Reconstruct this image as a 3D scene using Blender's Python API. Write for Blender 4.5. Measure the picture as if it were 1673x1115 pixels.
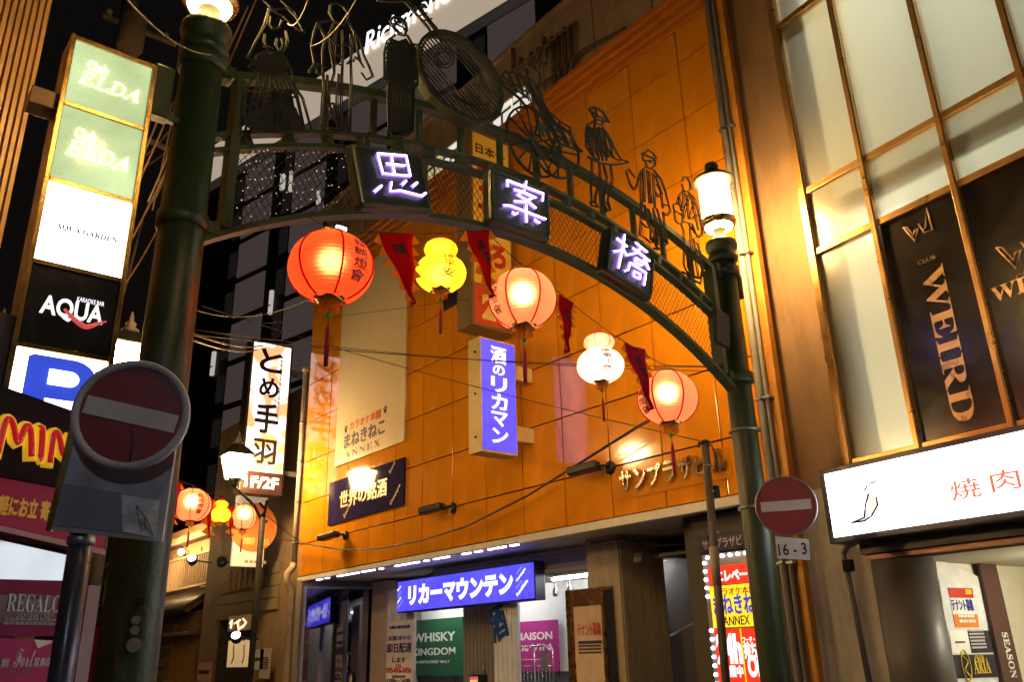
import bpy, bmesh, math, random
import numpy as np
from mathutils import Vector, Matrix
random.seed(7)
scene = bpy.context.scene
COL = scene.collection
for o in list(bpy.data.objects): bpy.data.objects.remove(o)

# ------------------------------------------------------------------ camera
# street frame: +Y runs down the street, +X points across it to the orange building; metres, eye at 1.6 m
F_PX, CX, CY = 1370.17, 836.5, 557.5
PITCH, ROLL, AZ = math.radians(20.478), math.radians(1.569), math.radians(39.425)
EYE = np.array([0.0, 0.0, 1.6])
cam_data = bpy.data.cameras.new('camera')
cam_data.sensor_width = 36.0
cam_data.lens = F_PX / 1673.0 * 36.0
cam_data.clip_start, cam_data.clip_end = 0.05, 1000
cam = bpy.data.objects.new('camera', cam_data); COL.objects.link(cam)
fw = Vector((math.sin(AZ)*math.cos(PITCH), math.cos(AZ)*math.cos(PITCH), math.sin(PITCH)))
rt = Vector((math.cos(AZ), -math.sin(AZ), 0)); up = rt.cross(fw)
cr, sr = math.cos(ROLL), math.sin(ROLL)
cam_r = rt*cr - up*sr; cam_u = up*cr + rt*sr
m = Matrix((cam_r, cam_u, -fw)).transposed().to_4x4(); m.translation = Vector(EYE)
cam.matrix_world = m
scene.camera = cam

# ------------------------------------------------------------------ night sky
world = bpy.data.worlds.new('World'); scene.world = world; world.use_nodes = True
wn = world.node_tree; wn.nodes.clear()
sky = wn.nodes.new('ShaderNodeTexSky'); sky.sky_type = 'NISHITA'; sky.sun_disc = False
sky.sun_elevation = math.radians(-4); sky.sun_rotation = math.radians(200)
bg = wn.nodes.new('ShaderNodeBackground'); bg.inputs['Strength'].default_value = 0.05
wo = wn.nodes.new('ShaderNodeOutputWorld')
glow = wn.nodes.new('ShaderNodeBackground'); glow.inputs['Color'].default_value = (1.0,.74,.58,1); glow.inputs['Strength'].default_value = 0.003   # even town glow
addw = wn.nodes.new('ShaderNodeAddShader')
wn.links.new(sky.outputs[0], bg.inputs[0]); wn.links.new(bg.outputs[0], addw.inputs[0]); wn.links.new(glow.outputs[0], addw.inputs[1]); wn.links.new(addw.outputs[0], wo.inputs[0])

vs = scene.view_settings
vs.view_transform = 'Standard'; vs.look = 'None'; vs.exposure = 0.0; vs.gamma = 1.0; vs.use_curve_mapping = False
scene.render.engine = 'CYCLES'
cy = scene.cycles
cy.use_denoising = True; cy.max_bounces = 8; cy.diffuse_bounces = 3; cy.glossy_bounces = 4; cy.transmission_bounces = 6
cy.transparent_max_bounces = 8; cy.sample_clamp_indirect = 4.0; cy.caustics_reflective = False; cy.caustics_refractive = False
cy.blur_glossy = 0.5

# ------------------------------------------------------------------ where things stand: sight lines measured off the street
def ray(px, py):
    x, y = (px-CX)/F_PX, -(py-CY)/F_PX
    r = x*cr + y*sr; u2 = -x*sr + y*cr
    w = math.cos(PITCH) - u2*math.sin(PITCH); u = math.sin(PITCH) + u2*math.cos(PITCH)
    return np.array([w*math.sin(AZ)+r*math.cos(AZ), w*math.cos(AZ)-r*math.sin(AZ), u])
def PX(px, py, X): d = ray(px, py); return EYE + d*(X/d[0])
def PY(px, py, Y): d = ray(px, py); return EYE + d*(Y/d[1])
def PP(px, py, pt, n):
    d = ray(px, py); n = np.array(n, float); return EYE + d*((np.array(pt)-EYE)@n/(d@n))
BETA = math.radians(39.425-32.756)
T2 = np.array([math.sin(BETA), math.cos(BETA), 0]); N2 = np.array([math.cos(BETA), -math.sin(BETA), 0])
def PR(px, py, d2=8.0): return PP(px, py, N2*d2, N2)
def SR(px, py, d2=8.0): p = PR(px, py, d2); return float(p@T2), float(p[2])
def R3(s, z, d2=8.0): q = T2*s + N2*d2; return np.array([q[0], q[1], z])
V3 = lambda *a: np.array(a, float)
UX, UY, UZ = V3(1,0,0), V3(0,1,0), V3(0,0,1)

# ------------------------------------------------------------------ materials
MATS = {}
def M(name, rgb=(.5,.5,.5), rough=.5, metal=0., es=0., ec=None, noise=.12, nscale=6., bump=0., bscale=40., coat=0., spec=.5, dirt=0., stretch=None, rnd=0., en=0.):
    if name in MATS: return MATS[name]
    mt = bpy.data.materials.new(name); mt.use_nodes = True
    nt = mt.node_tree; b = nt.nodes['Principled BSDF']; L = nt.links.new
    b.inputs['Roughness'].default_value = rough; b.inputs['Metallic'].default_value = metal
    b.inputs['Coat Weight'].default_value = coat; b.inputs['Coat Roughness'].default_value = .08
    b.inputs['Specular IOR Level'].default_value = spec
    tc = nt.nodes.new('ShaderNodeTexCoord'); src = tc.outputs['Object']
    if stretch:
        mp = nt.nodes.new('ShaderNodeMapping'); mp.inputs['Scale'].default_value = stretch
        L(src, mp.inputs[0]); src = mp.outputs[0]
    n = nt.nodes.new('ShaderNodeTexNoise'); n.inputs['Scale'].default_value = nscale; n.inputs['Detail'].default_value = 6
    L(src, n.inputs['Vector'])
    rm = nt.nodes.new('ShaderNodeMapRange'); rm.inputs['From Min'].default_value = .25; rm.inputs['From Max'].default_value = .75
    rm.inputs['To Min'].default_value = 1-noise; rm.inputs['To Max'].default_value = 1+noise
    L(n.outputs['Fac'], rm.inputs['Value'])
    mx = nt.nodes.new('ShaderNodeMix'); mx.data_type = 'RGBA'; mx.blend_type = 'MULTIPLY'; mx.inputs[0].default_value = 1
    mx.inputs[6].default_value = (*rgb, 1)
    if rnd:                                                          # every piece its own slightly different shade
        oi = nt.nodes.new('ShaderNodeObjectInfo'); mr_ = nt.nodes.new('ShaderNodeMapRange'); mr_.inputs['To Min'].default_value = 1-rnd; mr_.inputs['To Max'].default_value = 1+rnd
        mm = nt.nodes.new('ShaderNodeMath'); mm.operation = 'MULTIPLY'; L(oi.outputs['Random'], mr_.inputs['Value']); L(mr_.outputs[0], mm.inputs[0]); L(rm.outputs[0], mm.inputs[1]); L(mm.outputs[0], mx.inputs[7])
    else: L(rm.outputs[0], mx.inputs[7])
    col = mx.outputs[2]
    if dirt:
        n2 = nt.nodes.new('ShaderNodeTexNoise'); n2.inputs['Scale'].default_value = 1.7; n2.inputs['Detail'].default_value = 9; n2.inputs['Roughness'].default_value = .7
        mp2 = nt.nodes.new('ShaderNodeMapping'); mp2.inputs['Scale'].default_value = (1.6,1.6,.35); L(tc.outputs['Object'], mp2.inputs[0]); L(mp2.outputs[0], n2.inputs['Vector'])
        r2 = nt.nodes.new('ShaderNodeMapRange'); r2.inputs['From Min'].default_value = .45; r2.inputs['From Max'].default_value = .75; r2.inputs['To Max'].default_value = dirt
        L(n2.outputs['Fac'], r2.inputs['Value'])
        m2 = nt.nodes.new('ShaderNodeMix'); m2.data_type = 'RGBA'; m2.inputs[7].default_value = (.035,.028,.02,1)
        L(r2.outputs[0], m2.inputs[0]); L(col, m2.inputs[6]); col = m2.outputs[2]
    L(col, b.inputs['Base Color'])
    rr = nt.nodes.new('ShaderNodeMapRange'); rr.inputs['From Min'].default_value = .3; rr.inputs['From Max'].default_value = .7
    rr.inputs['To Min'].default_value = max(0, rough*.8); rr.inputs['To Max'].default_value = min(1, rough*1.2)
    L(n.outputs['Fac'], rr.inputs['Value']); L(rr.outputs[0], b.inputs['Roughness'])
    if bump:
        nb = nt.nodes.new('ShaderNodeTexNoise'); nb.inputs['Scale'].default_value = bscale; nb.inputs['Detail'].default_value = 5
        L(src, nb.inputs['Vector'])
        bm = nt.nodes.new('ShaderNodeBump'); bm.inputs['Strength'].default_value = bump; bm.inputs['Distance'].default_value = .02
        L(nb.outputs['Fac'], bm.inputs['Height']); L(bm.outputs[0], b.inputs['Normal'])
    if es:
        b.inputs['Emission Color'].default_value = (*(ec or rgb), 1); b.inputs['Emission Strength'].default_value = es
        if en:                                                       # glow varied at random, standing in for uneven tubes inside a lightbox
            n3 = nt.nodes.new('ShaderNodeTexNoise'); n3.inputs['Scale'].default_value = 1.9; n3.inputs['Detail'].default_value = 3; L(tc.outputs['Object'], n3.inputs['Vector'])
            r3 = nt.nodes.new('ShaderNodeMapRange'); r3.inputs['From Min'].default_value = .3; r3.inputs['From Max'].default_value = .7; r3.inputs['To Min'].default_value = es*(1-en); r3.inputs['To Max'].default_value = es*(1+en)
            L(n3.outputs['Fac'], r3.inputs['Value']); L(r3.outputs[0], b.inputs['Emission Strength'])
    MATS[name] = mt
    return mt

# ------------------------------------------------------------------ mesh helpers
def link(o, parent=None):
    COL.objects.link(o)
    if parent is not None: o.parent = parent
    return o
def mk(name, verts, faces, mat, parent=None, smooth=False):
    me = bpy.data.meshes.new(name); me.from_pydata([tuple(map(float, v)) for v in verts], [], [tuple(f) for f in faces]); me.update()
    me.materials.append(mat)
    if smooth:
        for p in me.polygons: p.use_smooth = True
    return link(bpy.data.objects.new(name, me), parent)
def fix(o):
    bm = bmesh.new(); bm.from_mesh(o.data); bmesh.ops.recalc_face_normals(bm, faces=bm.faces); bm.to_mesh(o.data); bm.free(); return o
def thing(name, label, cat, group=None, loc=(0,0,0)):
    o = bpy.data.objects.new(name, None); o.empty_display_size = .2; COL.objects.link(o)
    return tag(o, label, cat, group)
def tag(o, label, cat=None, group=None, kind=None):
    o['label'] = label
    if cat: o['category'] = cat
    if group: o['group'] = group
    if kind: o['kind'] = kind
    return o
BF = [(0,3,2,1),(4,5,6,7),(0,1,5,4),(1,2,6,5),(2,3,7,6),(3,0,4,7)]
def boxv(c, ux, uy, uz, sx, sy, sz):
    c = np.array(c, float); out = []
    for k in (-.5,.5):
        for i, j in ((-.5,-.5),(.5,-.5),(.5,.5),(-.5,.5)): out.append(c + np.array(ux)*i*sx + np.array(uy)*j*sy + np.array(uz)*k*sz)
    return out
def obox(name, c, ux, uy, uz, sx, sy, sz, mat, parent=None, bev=0.):
    o = mk(name, boxv(c, ux, uy, uz, sx, sy, sz), BF, mat, parent); fix(o)
    if bev: bevel(o, bev)
    return o
def bevel(o, w, seg=2):
    bm = bmesh.new(); bm.from_mesh(o.data)
    bmesh.ops.bevel(bm, geom=list(bm.edges), offset=w, segments=seg, profile=.5, affect='EDGES', clamp_overlap=True)
    bm.to_mesh(o.data); bm.free(); return o
def box(name, x0, x1, y0, y1, z0, z1, mat, parent=None, bev=0.):
    return obox(name, ((x0+x1)/2, (y0+y1)/2, (z0+z1)/2), UX, UY, UZ, abs(x1-x0), abs(y1-y0), abs(z1-z0), mat, parent, bev)
def multibox(name, boxes, mat, parent=None):
    vs_, fs = [], []
    for b in boxes:
        k = len(vs_); vs_ += boxv(*b); fs += [tuple(i+k for i in f) for f in BF]
    return fix(mk(name, vs_, fs, mat, parent))
def slab(name, corners, thick, mat, parent=None, back=None, bev=0.):
    """corners: ll, lr, ur, ul of the visible face; grows backwards"""
    c = [np.array(q, float) for q in corners]
    n = np.cross(c[1]-c[0], c[3]-c[0]); n /= np.linalg.norm(n)
    if back is not None: n = -np.array(back, float)
    o = mk(name, c + [q - n*thick for q in c], [(0,1,2,3),(7,6,5,4),(0,4,5,1),(1,5,6,2),(2,6,7,3),(3,7,4,0)], mat, parent); fix(o)
    if bev: bevel(o, bev)
    return o
def tube_geo(pts, r, sides=6, closed=False):
    P = [np.array(p, float) for p in pts]; n = len(P); vs_, fs = [], []
    rs = r if isinstance(r, (list, tuple)) else [r]*n
    prev = None
    for i in range(n):
        if closed: t = P[(i+1) % n] - P[i-1]
        else: t = P[min(i+1, n-1)] - P[max(i-1, 0)]
        t = t/(np.linalg.norm(t)+1e-9)
        if prev is None:
            a = np.cross(t, UZ)
            if np.linalg.norm(a) < .05: a = np.cross(t, UX)
        else: a = prev - t*(prev@t)
        a = a/(np.linalg.norm(a)+1e-9); prev = a; b = np.cross(t, a)
        for k in range(sides):
            an = 2*math.pi*(k+.5)/sides; vs_.append(P[i] + rs[i]*(a*math.cos(an) + b*math.sin(an)))
    for i in range(n if closed else n-1):
        for k in range(sides):
            j = (i+1) % n
            fs.append((i*sides+k, i*sides+(k+1) % sides, j*sides+(k+1) % sides, j*sides+k))
    if not closed: fs += [tuple(range(sides))[::-1], tuple((n-1)*sides+k for k in range(sides))]
    return vs_, fs
def tube(name, pts, r, mat, parent=None, sides=8, closed=False, smooth=True):
    v, f = tube_geo(pts, r, sides, closed); return mk(name, v, f, mat, parent, smooth)
def tubes(name, polys, r, mat, parent=None, sides=4):
    vs_, fs = [], []
    for p in polys:
        rr = r
        if isinstance(p, tuple) and isinstance(p[1], float): p, rr = p
        v, f = tube_geo(p, rr, sides); k = len(vs_); vs_ += v; fs += [tuple(i+k for i in q) for q in f]
    return mk(name, vs_, fs, mat, parent)
def lathe(name, prof, mat, parent=None, loc=(0,0,0), seg=32, smooth=True, axis=None, caps=True):
    """prof: (r, z) from bottom to top"""
    vs_, fs = [], []; n = len(prof)
    for r, z in prof:
        for k in range(seg):
            a = 2*math.pi*k/seg; vs_.append((r*math.cos(a), r*math.sin(a), z))
    for i in range(n-1):
        for k in range(seg): fs.append((i*seg+k, i*seg+(k+1) % seg, (i+1)*seg+(k+1) % seg, (i+1)*seg+k))
    if caps: fs += [tuple(range(seg))[::-1], tuple((n-1)*seg+k for k in range(seg))]
    if axis is not None:
        q = Vector((0,0,1)).rotation_difference(Vector(tuple(axis))); vs_ = [tuple(q @ Vector(v)) for v in vs_]
    vs_ = [np.array(v)+np.array(loc) for v in vs_]
    o = mk(name, vs_, fs, mat, parent, smooth)
    if smooth:
        for p in o.data.polygons:
            if len(p.vertices) > 4: p.use_smooth = False
    return o
def text_geo(body, bold=0., ext=0., shear=0., spacing=1.):
    if bold > .008 and any(ord(c) >= 0x3400 for c in body):          # dense characters: thicken by shifted copies, each a hair deeper
        g, f = text_geo(body, 0., ext, shear, spacing); n = len(g); V_, F_ = [g], list(f)
        for k in range(6):
            a = k*math.pi/3; V_.append(g + np.array([bold*math.cos(a), bold*math.sin(a), -.05*(k+1) if ext else -.0008*(k+1)])); F_ += [tuple(i+n*(k+1) for i in q) for q in f]
        return np.vstack(V_), F_
    c = bpy.data.curves.new('t', 'FONT'); c.body = body; c.size = 1; c.offset = bold; c.extrude = ext; c.shear = shear; c.space_character = spacing
    c.resolution_u = 3
    o = bpy.data.objects.new('t', c); COL.objects.link(o)
    dg = bpy.context.evaluated_depsgraph_get(); dg.update()
    me = bpy.data.meshes.new_from_object(o.evaluated_get(dg))
    v = np.array([q.co[:] for q in me.vertices]); f = [tuple(p.vertices) for p in me.polygons]
    bpy.data.objects.remove(o); bpy.data.curves.remove(c); bpy.data.meshes.remove(me)
    return v, f
def text(body, O, u, v, w, h, mat, parent=None, name='lettering', ext=.004, bold=0., shear=0., keep=False, spacing=1., skew=0.):
    """fits the written line into the w x h rectangle whose lower left corner is O"""
    g, f = text_geo(body, bold, .5, shear, spacing)
    lo, hi = g.min(0), g.max(0); sx, sy = w/(hi[0]-lo[0]), h/(hi[1]-lo[1])
    if keep: sx = sy = min(sx, sy)
    O, u, v = np.array(O, float), np.array(u, float), np.array(v, float); n = np.cross(u, v)
    vv = [O + u*((p[0]-lo[0])*sx + skew*(p[1]-lo[1])*sy) + v*((p[1]-lo[1])*sy) + n*(p[2]+.5)*ext for p in g]
    if len(body.replace(' ', '')) > 1 and h > .09:                   # big writing: every letter a piece of its own
        copies = 7 if bold > .008 and any(ord(c) >= 0x3400 for c in body) else 1
        cnt = [glyph_count(c, bold if copies == 1 else 0.) for c in body]; tot = sum(cnt)
        if tot*copies == len(vv):
            own = np.repeat(np.arange(len(body)), cnt); out = []
            for k, c in enumerate(body):
                if not cnt[k]: continue
                fk = [q for q in f if own[q[0] % tot] == k]; used = sorted({i for q in fk for i in q}); ix = {i: j for j, i in enumerate(used)}
                out.append(mk('letter', [vv[i] for i in used], [tuple(ix[i] for i in q) for q in fk], mat, parent))
            return out[0]
    return mk(name, vv, f, mat, parent)
GLYPHS = {}
def glyph_count(c, bold):
    if c == ' ': return 0
    if (c, bold) not in GLYPHS: GLYPHS[(c, bold)] = len(text_geo(c, bold if ord(c) < 0x3400 else 0., .5)[0])
    return GLYPHS[(c, bold)]
def vtext(body, O, u, v, w, h, mat, parent=None, ext=.004, bold=0., gap=.12, weights=None, name='lettering'):
    """column of characters read downwards; O lower left of the column"""
    wts = weights or [1]*len(body); tot = sum(wts) + gap*(len(body)-1); y = h; O = np.array(O, float); out = []
    for ch, k in zip(body, wts):
        hh = h*k/tot; y -= hh; ww = w*min(1, k*1.0)
        out.append(text(ch, O + np.array(u)*(w-ww)/2 + np.array(v)*y, u, v, ww, hh, mat, parent, name, ext, bold)); y -= h*gap/tot
    return out
def copy_tree(o, parent=None):
    c = o.copy(); COL.objects.link(c)
    if parent is not None: c.parent = parent
    for ch in o.children: copy_tree(ch, c)
    return c
BOLD = lambda s: ''.join(chr(0x1D400+ord(c)-65) if 'A' <= c <= 'Z' else chr(0x1D41A+ord(c)-97) if 'a' <= c <= 'z' else c for c in s)
ITAL = lambda s: ''.join(chr(0x1D434+ord(c)-65) if 'A' <= c <= 'Z' else (chr(0x210E) if c == 'h' else chr(0x1D44E+ord(c)-97)) if 'a' <= c <= 'z' else c for c in s)
SCRI = lambda s: ''.join(chr(0x1D4D0+ord(c)-65) if 'A' <= c <= 'Z' else chr(0x1D4EA+ord(c)-97) if 'a' <= c <= 'z' else c for c in s)

def smallprint(O, u, v, w, h, rows, mat, parent, name='small_print'):
    """rows of print too small to read: short dashes of uneven length"""
    rnd = random.Random(int(abs(O[0]*97+O[1]*31+O[2]*57))); bx = []; O = np.array(O, float); u = np.array(u, float); v = np.array(v, float); n = np.cross(u, v)
    for r in range(rows):
        x = 0
        while x < w*.96:
            k = min(rnd.uniform(.5,1.6)*h/rows, w-x); hh = h/rows*.55
            bx.append((O+u*(x+k/2)+v*(h*(r+.5)/rows)+n*.001, u, n, v, k*.8, .003, hh)); x += k
    o = multibox(name, bx, mat, parent); o['kind'] = 'stuff'; return o
# ================================================================== shared materials
green = M('gate_green_paint', (.026,.052,.018), rough=.4, noise=.3, nscale=5, bump=.25, bscale=30, dirt=.5)
green_dk = M('figure_iron', (.008,.011,.005), rough=.65, noise=.3, bump=.2)
black = M('black_plastic', (.012,.012,.013), rough=.45)
steel = M('galvanised_steel', (.32,.33,.35), rough=.38, metal=.7, noise=.2, bump=.15)
grey_paint = M('grey_paint', (.48,.47,.54), rough=.5, noise=.25, dirt=.5, bump=.1)
cable_m = M('cable_rubber', (.012,.010,.010), rough=.6)
brass = M('brass_trim', (.55,.36,.12), rough=.28, metal=1.)
lamp_glow = M('lamp_glass_glow', (1,.8,.5), rough=.3, es=250., ec=(1.,.60,.20), noise=.02)
lamp_core = M('lamp_bulb_glow', (1,.9,.7), es=60., ec=(1.,.62,.22), noise=0)
asphalt = M('asphalt', (.045,.045,.048), rough=.8, noise=.35, nscale=30, bump=.5, bscale=200)
paving = M('pavement_slabs', (.16,.15,.14), rough=.75, noise=.25, nscale=12, bump=.3)

# ------------------------------------------------------------------ the ground
g = mk('ground', [(-90,-40,0),(90,-40,0),(90,160,0),(-90,160,0)], [(0,1,2,3)], asphalt); g['kind'] = 'structure'
for nm, x0, x1, y0, y1 in (('pavement_right', 7.1, 9.9, 3.0, 60), ('pavement_left', -.2, 2.1, 4.3, 60)):
    p = box(nm, x0, x1, y0, y1, .004, .13, paving, None, .02); p['kind'] = 'structure'

# ================================================================== the gate across the street
YA = 5.4
gate = thing('street_gate', 'dark green openwork iron arch spanning the street with neon characters and figures', 'gate')
def arc_pts(apex, R, x0, x1, n, dz=0):
    return [(x, apex-R+math.sqrt(R*R-(x-4.6)**2)+dz) for x in np.linspace(x0, x1, n)]
ZL = lambda x: 5.27-5.22+math.sqrt(5.22**2-(x-4.6)**2)
ZM = lambda x: 5.82-6.25+math.sqrt(6.25**2-(x-4.6)**2)
ZT = lambda x: 6.36-7.3+math.sqrt(7.3**2-(x-4.6)**2)
def chord(name, fz, th, dep, mat=green):
    vs_, fs = [], []; xs = np.linspace(1.62, 7.62, 49)
    for x in xs:
        e = 1e-3; t = np.array([e*2, 0, fz(x+e)-fz(x-e)]); t /= np.linalg.norm(t); n = np.array([-t[2], 0, t[0]])
        c = np.array([x, YA, fz(x)])
        for a, b in ((-1,-1),(1,-1),(1,1),(-1,1)): vs_.append(c + UY*a*dep/2 + n*b*th/2)
    for i in range(48):
        for k in range(4): fs.append((i*4+k, i*4+(k+1) % 4, i*4+4+(k+1) % 4, i*4+4+k))
    fs += [(3,2,1,0), tuple(48*4+k for k in range(4))]
    return fix(mk(name, vs_, fs, mat, gate))
chord('bottom_chord', ZL, .045, .12)
chord('middle_chord', ZM, .035, .09)
chord('middle_chord', lambda x: ZM(x)+.13, .035, .09)
chord('top_rail', ZT, .065, .10)
# short stiffeners between the two middle chords
for i, x in enumerate(np.arange(1.9, 7.5, .33)):
    e = .01; s = (ZM(x+e)-ZM(x-e))/(2*e); t = V3(1, 0, s)/math.hypot(1, s)
    obox('spacer', (x, YA, ZM(x)+.065), t, UY, np.cross(t, UY), .05, .10, .085, green, gate)
# uprights between the middle chord and the top rail
for i, x in enumerate(np.arange(2.05, 7.45, .46)):
    box('baluster', x-.018, x+.018, YA-.03, YA+.03, ZM(x)+.15, ZT(x)-.05, green, gate)
# end uprights beside the posts
for x in (1.80, 7.44):
    box('end_upright', x-.035, x+.035, YA-.07, YA+.07, ZL(x)+.03, ZT(x)-.05, green, gate)
# expanded wire mesh between the bottom and the middle chord, two layers of slanting wires
wires = []
def clip_wire(x0, sl):
    pts = []
    for k in range(60):
        x = x0 + k*.02*sl; z = 4.3 + k*.03
        if 1.84 < x < 7.40 and ZL(x) < z < ZM(x): pts.append((x, YA-.0+.004*sl, z))
    return pts
for x0 in np.arange(.6, 8.7, .062):
    for sl in (1, -1):
        p = clip_wire(x0, sl)
        if len(p) > 1: wires.append([p[0], p[-1]])
wm = tubes('wire_mesh', wires, .0032, M('mesh_wire', (.03,.03,.02), rough=.5), gate, 3); wm['kind'] = 'stuff'
# fairy lights pinned to the mesh at the left end
led = M('fairy_light_led', (1,.85,.6), es=.85, ec=(1,.75,.45), noise=.6, nscale=9)
bmf = bmesh.new()
for i in range(9):
    for j in range(26):
        px, py = 372 + j*8.4 + random.uniform(-2,2) + (i % 2)*4, 372 - i*14.5 - j*1.2 + random.uniform(-3,3)
        p = PY(px, py, YA-.02)
        if 1.87 < p[0] < 2.72 and ZL(p[0])+.03 < p[2] < ZM(p[0])-.03 and random.random() < .6:
            bmesh.ops.create_icosphere(bmf, subdivisions=1, radius=random.uniform(.0025,.006), matrix=Matrix.Translation(p))
me = bpy.data.meshes.new('fairy_lights'); bmf.to_mesh(me); bmf.free(); me.materials.append(led)
o = link(bpy.data.objects.new('fairy_lights', me), gate); o['kind'] = 'stuff'

# ---- character boxes with neon tubes
neon = M('neon_tube', (.9,.85,1), es=5., ec=(.72,.66,1.), noise=0)
neon_v = M('neon_violet_glow', (.3,.15,1), es=2.6, ec=(.20,.08,1.), noise=.3, nscale=30)
case_m = M('sign_case_green', (.016,.020,.010), rough=.35, noise=.3, dirt=.4, bump=.1)
NEON = [
 (tuple(PY(643,291,5.21)[[0,2]]), 13, .70, .56, [[(617,250),(664,254),(671,287),(626,283),(617,250)],[(640,255),(645,284)],[(631,267),(662,270)],[(612,313),(624,303)],[(640,297),(638,312),(655,311),(678,317),(690,320),(696,315)],[(657,302),(664,295)],[(674,305),(682,298)]]),
 (tuple(PY(852,334,5.21)[[0,2]]), 0, .72, .56, [[(830,305),(829,294),(888,316),(887,328)],[(860,296),(859,304)],[(840,309),(854,313),(876,323)],[(857,311),(846,318),(860,326),(876,340)],[(872,322),(858,330),(841,328)],[(823,335),(835,336),(892,358)],[(860,334),(861,363)],[(837,346),(841,350),(846,348)],[(873,358),(878,362),(882,364)]]),
 (tuple(PY(1031,430,5.21)[[0,2]]), -13, .70, .56, [[(1021,383),(1019,400),(1011,438)],[(1003,411),(1016,409),(1020,404)],[(1008,389),(1025,403)],[(1019,408),(1025,418)],[(1038,396),(1058,412)],[(1048,404),(1042,413),(1028,416)],[(1034,405),(1044,412),(1062,427)],[(1052,420),(1061,441)],[(1039,421),(1053,430),(1049,434),(1038,428),(1039,421)],[(1021,443),(1027,441),(1030,429),(1056,446),(1053,466)],[(1036,443),(1047,448),(1046,456),(1036,451),(1036,443)]]),
]
for (c, ang, w, h, strokes) in NEON:
    a = math.radians(ang); t = V3(math.cos(a), 0, math.sin(a)); n = V3(-math.sin(a), 0, math.cos(a))
    cs = obox('character_box', (c[0], YA-.12, c[1]), t, UY, n, w, .14, h, case_m, gate, .035)
    rim = .02
    fr = []
    for s in (-1, 1):
        fr.append(((V3(c[0], YA-.196, c[1]) + n*s*(h/2-.035)), t, UY, n, w-.08, .014, .016))
        fr.append(((V3(c[0], YA-.196, c[1]) + t*s*(w/2-.035)), t, UY, n, .016, .014, h-.10))
    multibox('box_rim', fr, green, cs)
    yf = YA-.225
    for st in strokes:
        P = [PY(x, y, yf) for x, y in st]
        nt_ = tube('neon_tube', P, .0085, neon, cs, 6)
        P2 = [p + V3(.008, .034, .010) for p in P]
        tube('neon_halo_tube', P2, .016, neon_v, cs, 6)  # violet tube put in as the halo around the white one
        for q in (P[0], P[-1]): pass
    th_ = tubes('tube_holder', [[PY(*st[0], yf), PY(*st[0], yf)+UY*.045] for st in strokes], .006, black, cs, 5); th_['kind'] = 'stuff'

# ---- posts with lamps
def gate_post(x, label, lampname):
    post = thing('gate_post', label, 'lamp post', 'posts carrying the street gate')
    rk = .9 if x > 4 else 1.
    zt = 5.93 if x > 4 else 5.87
    lathe('shaft', [(.20*rk,.13),(.20*rk,.45),(.175*rk,.5),(.172*rk,.9),(.165*rk,2.0),(.158*rk,3.5),(.148*rk,zt)], green, post, (x, YA, 0), 40)
    lathe('collar', [(.152,zt-.02),(.176,zt+.0),(.178,zt+.05),(.160,zt+.06),(.160,zt+.14),(.182,zt+.16),(.190,zt+.20),(.182,zt+.25),(.150,zt+.27)], green, post, (x, YA, 0), 40)
    lathe('neck', [(.10,zt+.26),(.07,zt+.30),(.06,zt+.38),(.085,zt+.42),(.12,zt+.46)], green_dk, post, (x, YA, 0), 28)
    z0 = zt+.46
    lathe('lamp_ring', [(.10,z0-.02),(.205,z0+.03),(.215,z0+.06),(.205,z0+.10),(.18,z0+.11)], brass, post, (x, YA, 0), 36)
    lathe('lamp_glass', [(.05,z0+.10),(.165,z0+.115),(.176,z0+.16),(.182,z0+.40),(.178,z0+.62),(.16,z0+.66)], lamp_glow, post, (x, YA, 0), 36)
    lathe('lamp_base_glass', [(.09,z0-.035),(.15,z0-.02),(.17,z0+.02),(.10,z0+.03)], lamp_glow, post, (x, YA, 0), 30)
    lathe('lamp_roof', [(.19,z0+.635),(.26,z0+.63),(.255,z0+.655),(.15,z0+.74),(.08,z0+.79),(.075,z0+.82),(.085,z0+.85),(.075,z0+.89),(.03,z0+.92)], green_dk, post, (x, YA, 0), 36)
    for k in range(6):
        a = k*math.pi/3; tube('lamp_bar', [(x+.187*math.cos(a), YA+.187*math.sin(a), z0+.08), (x+.187*math.cos(a), YA+.187*math.sin(a), z0+.655)], .006, green_dk, post, 6)
    for zb in (ZL(1.8)+.0, ZT(1.8)-.02):
        lathe('clamp_band', [(.150,zb-.06),(.172,zb-.055),(.172,zb+.055),(.150,zb+.06)], green, post, (x, YA, 0), 36)
        s = 1 if x < 4 else -1
        obox('bracket', (x+s*.17, YA, zb), UX, UY, UZ, .12, .14, .09, green, post)
    return post, z0
POST_L, POST_R = 1.515, 7.74
postL, zl = gate_post(POST_L, 'near green gate post, thick and dark, between the two round road signs', 'l')
postR, zr = gate_post(POST_R, 'far green gate post with glowing lamp in front of the orange wall', 'r')
# stickers and a bolt hole on the near post, box and conduit clamps
def on_post(px, py, x, r=.172):
    d = ray(px, py); a = d[0]**2+d[1]**2; b = -2*(d[0]*x+d[1]*YA); c = x*x+YA*YA-r*r
    t = (-b-math.sqrt(max(0, b*b-4*a*c)))/(2*a); return EYE+d*t
for (px, py, r, nm) in ((222,1014,.025,'sticker'),(220,1031,.025,'sticker'),(218,1055,.040,'sticker'),(230,983,.024,'cap_screw')):
    p = on_post(px, py, POST_L, .174); ax = p-V3(POST_L, YA, p[2]); ax /= np.linalg.norm(ax)
    lathe(nm, [(r,-.012),(r,.001),(r*.92,.003)], M('sticker_grey', (.22,.22,.21), rough=.6, noise=.4, nscale=60) if nm == 'sticker' else black, postL, p, 20, True, ax)
obox('junction_box', (POST_L-.27, YA-.05, 5.38), UX, UY, UZ, .13, .10, .42, green, postL, .01)
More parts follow.
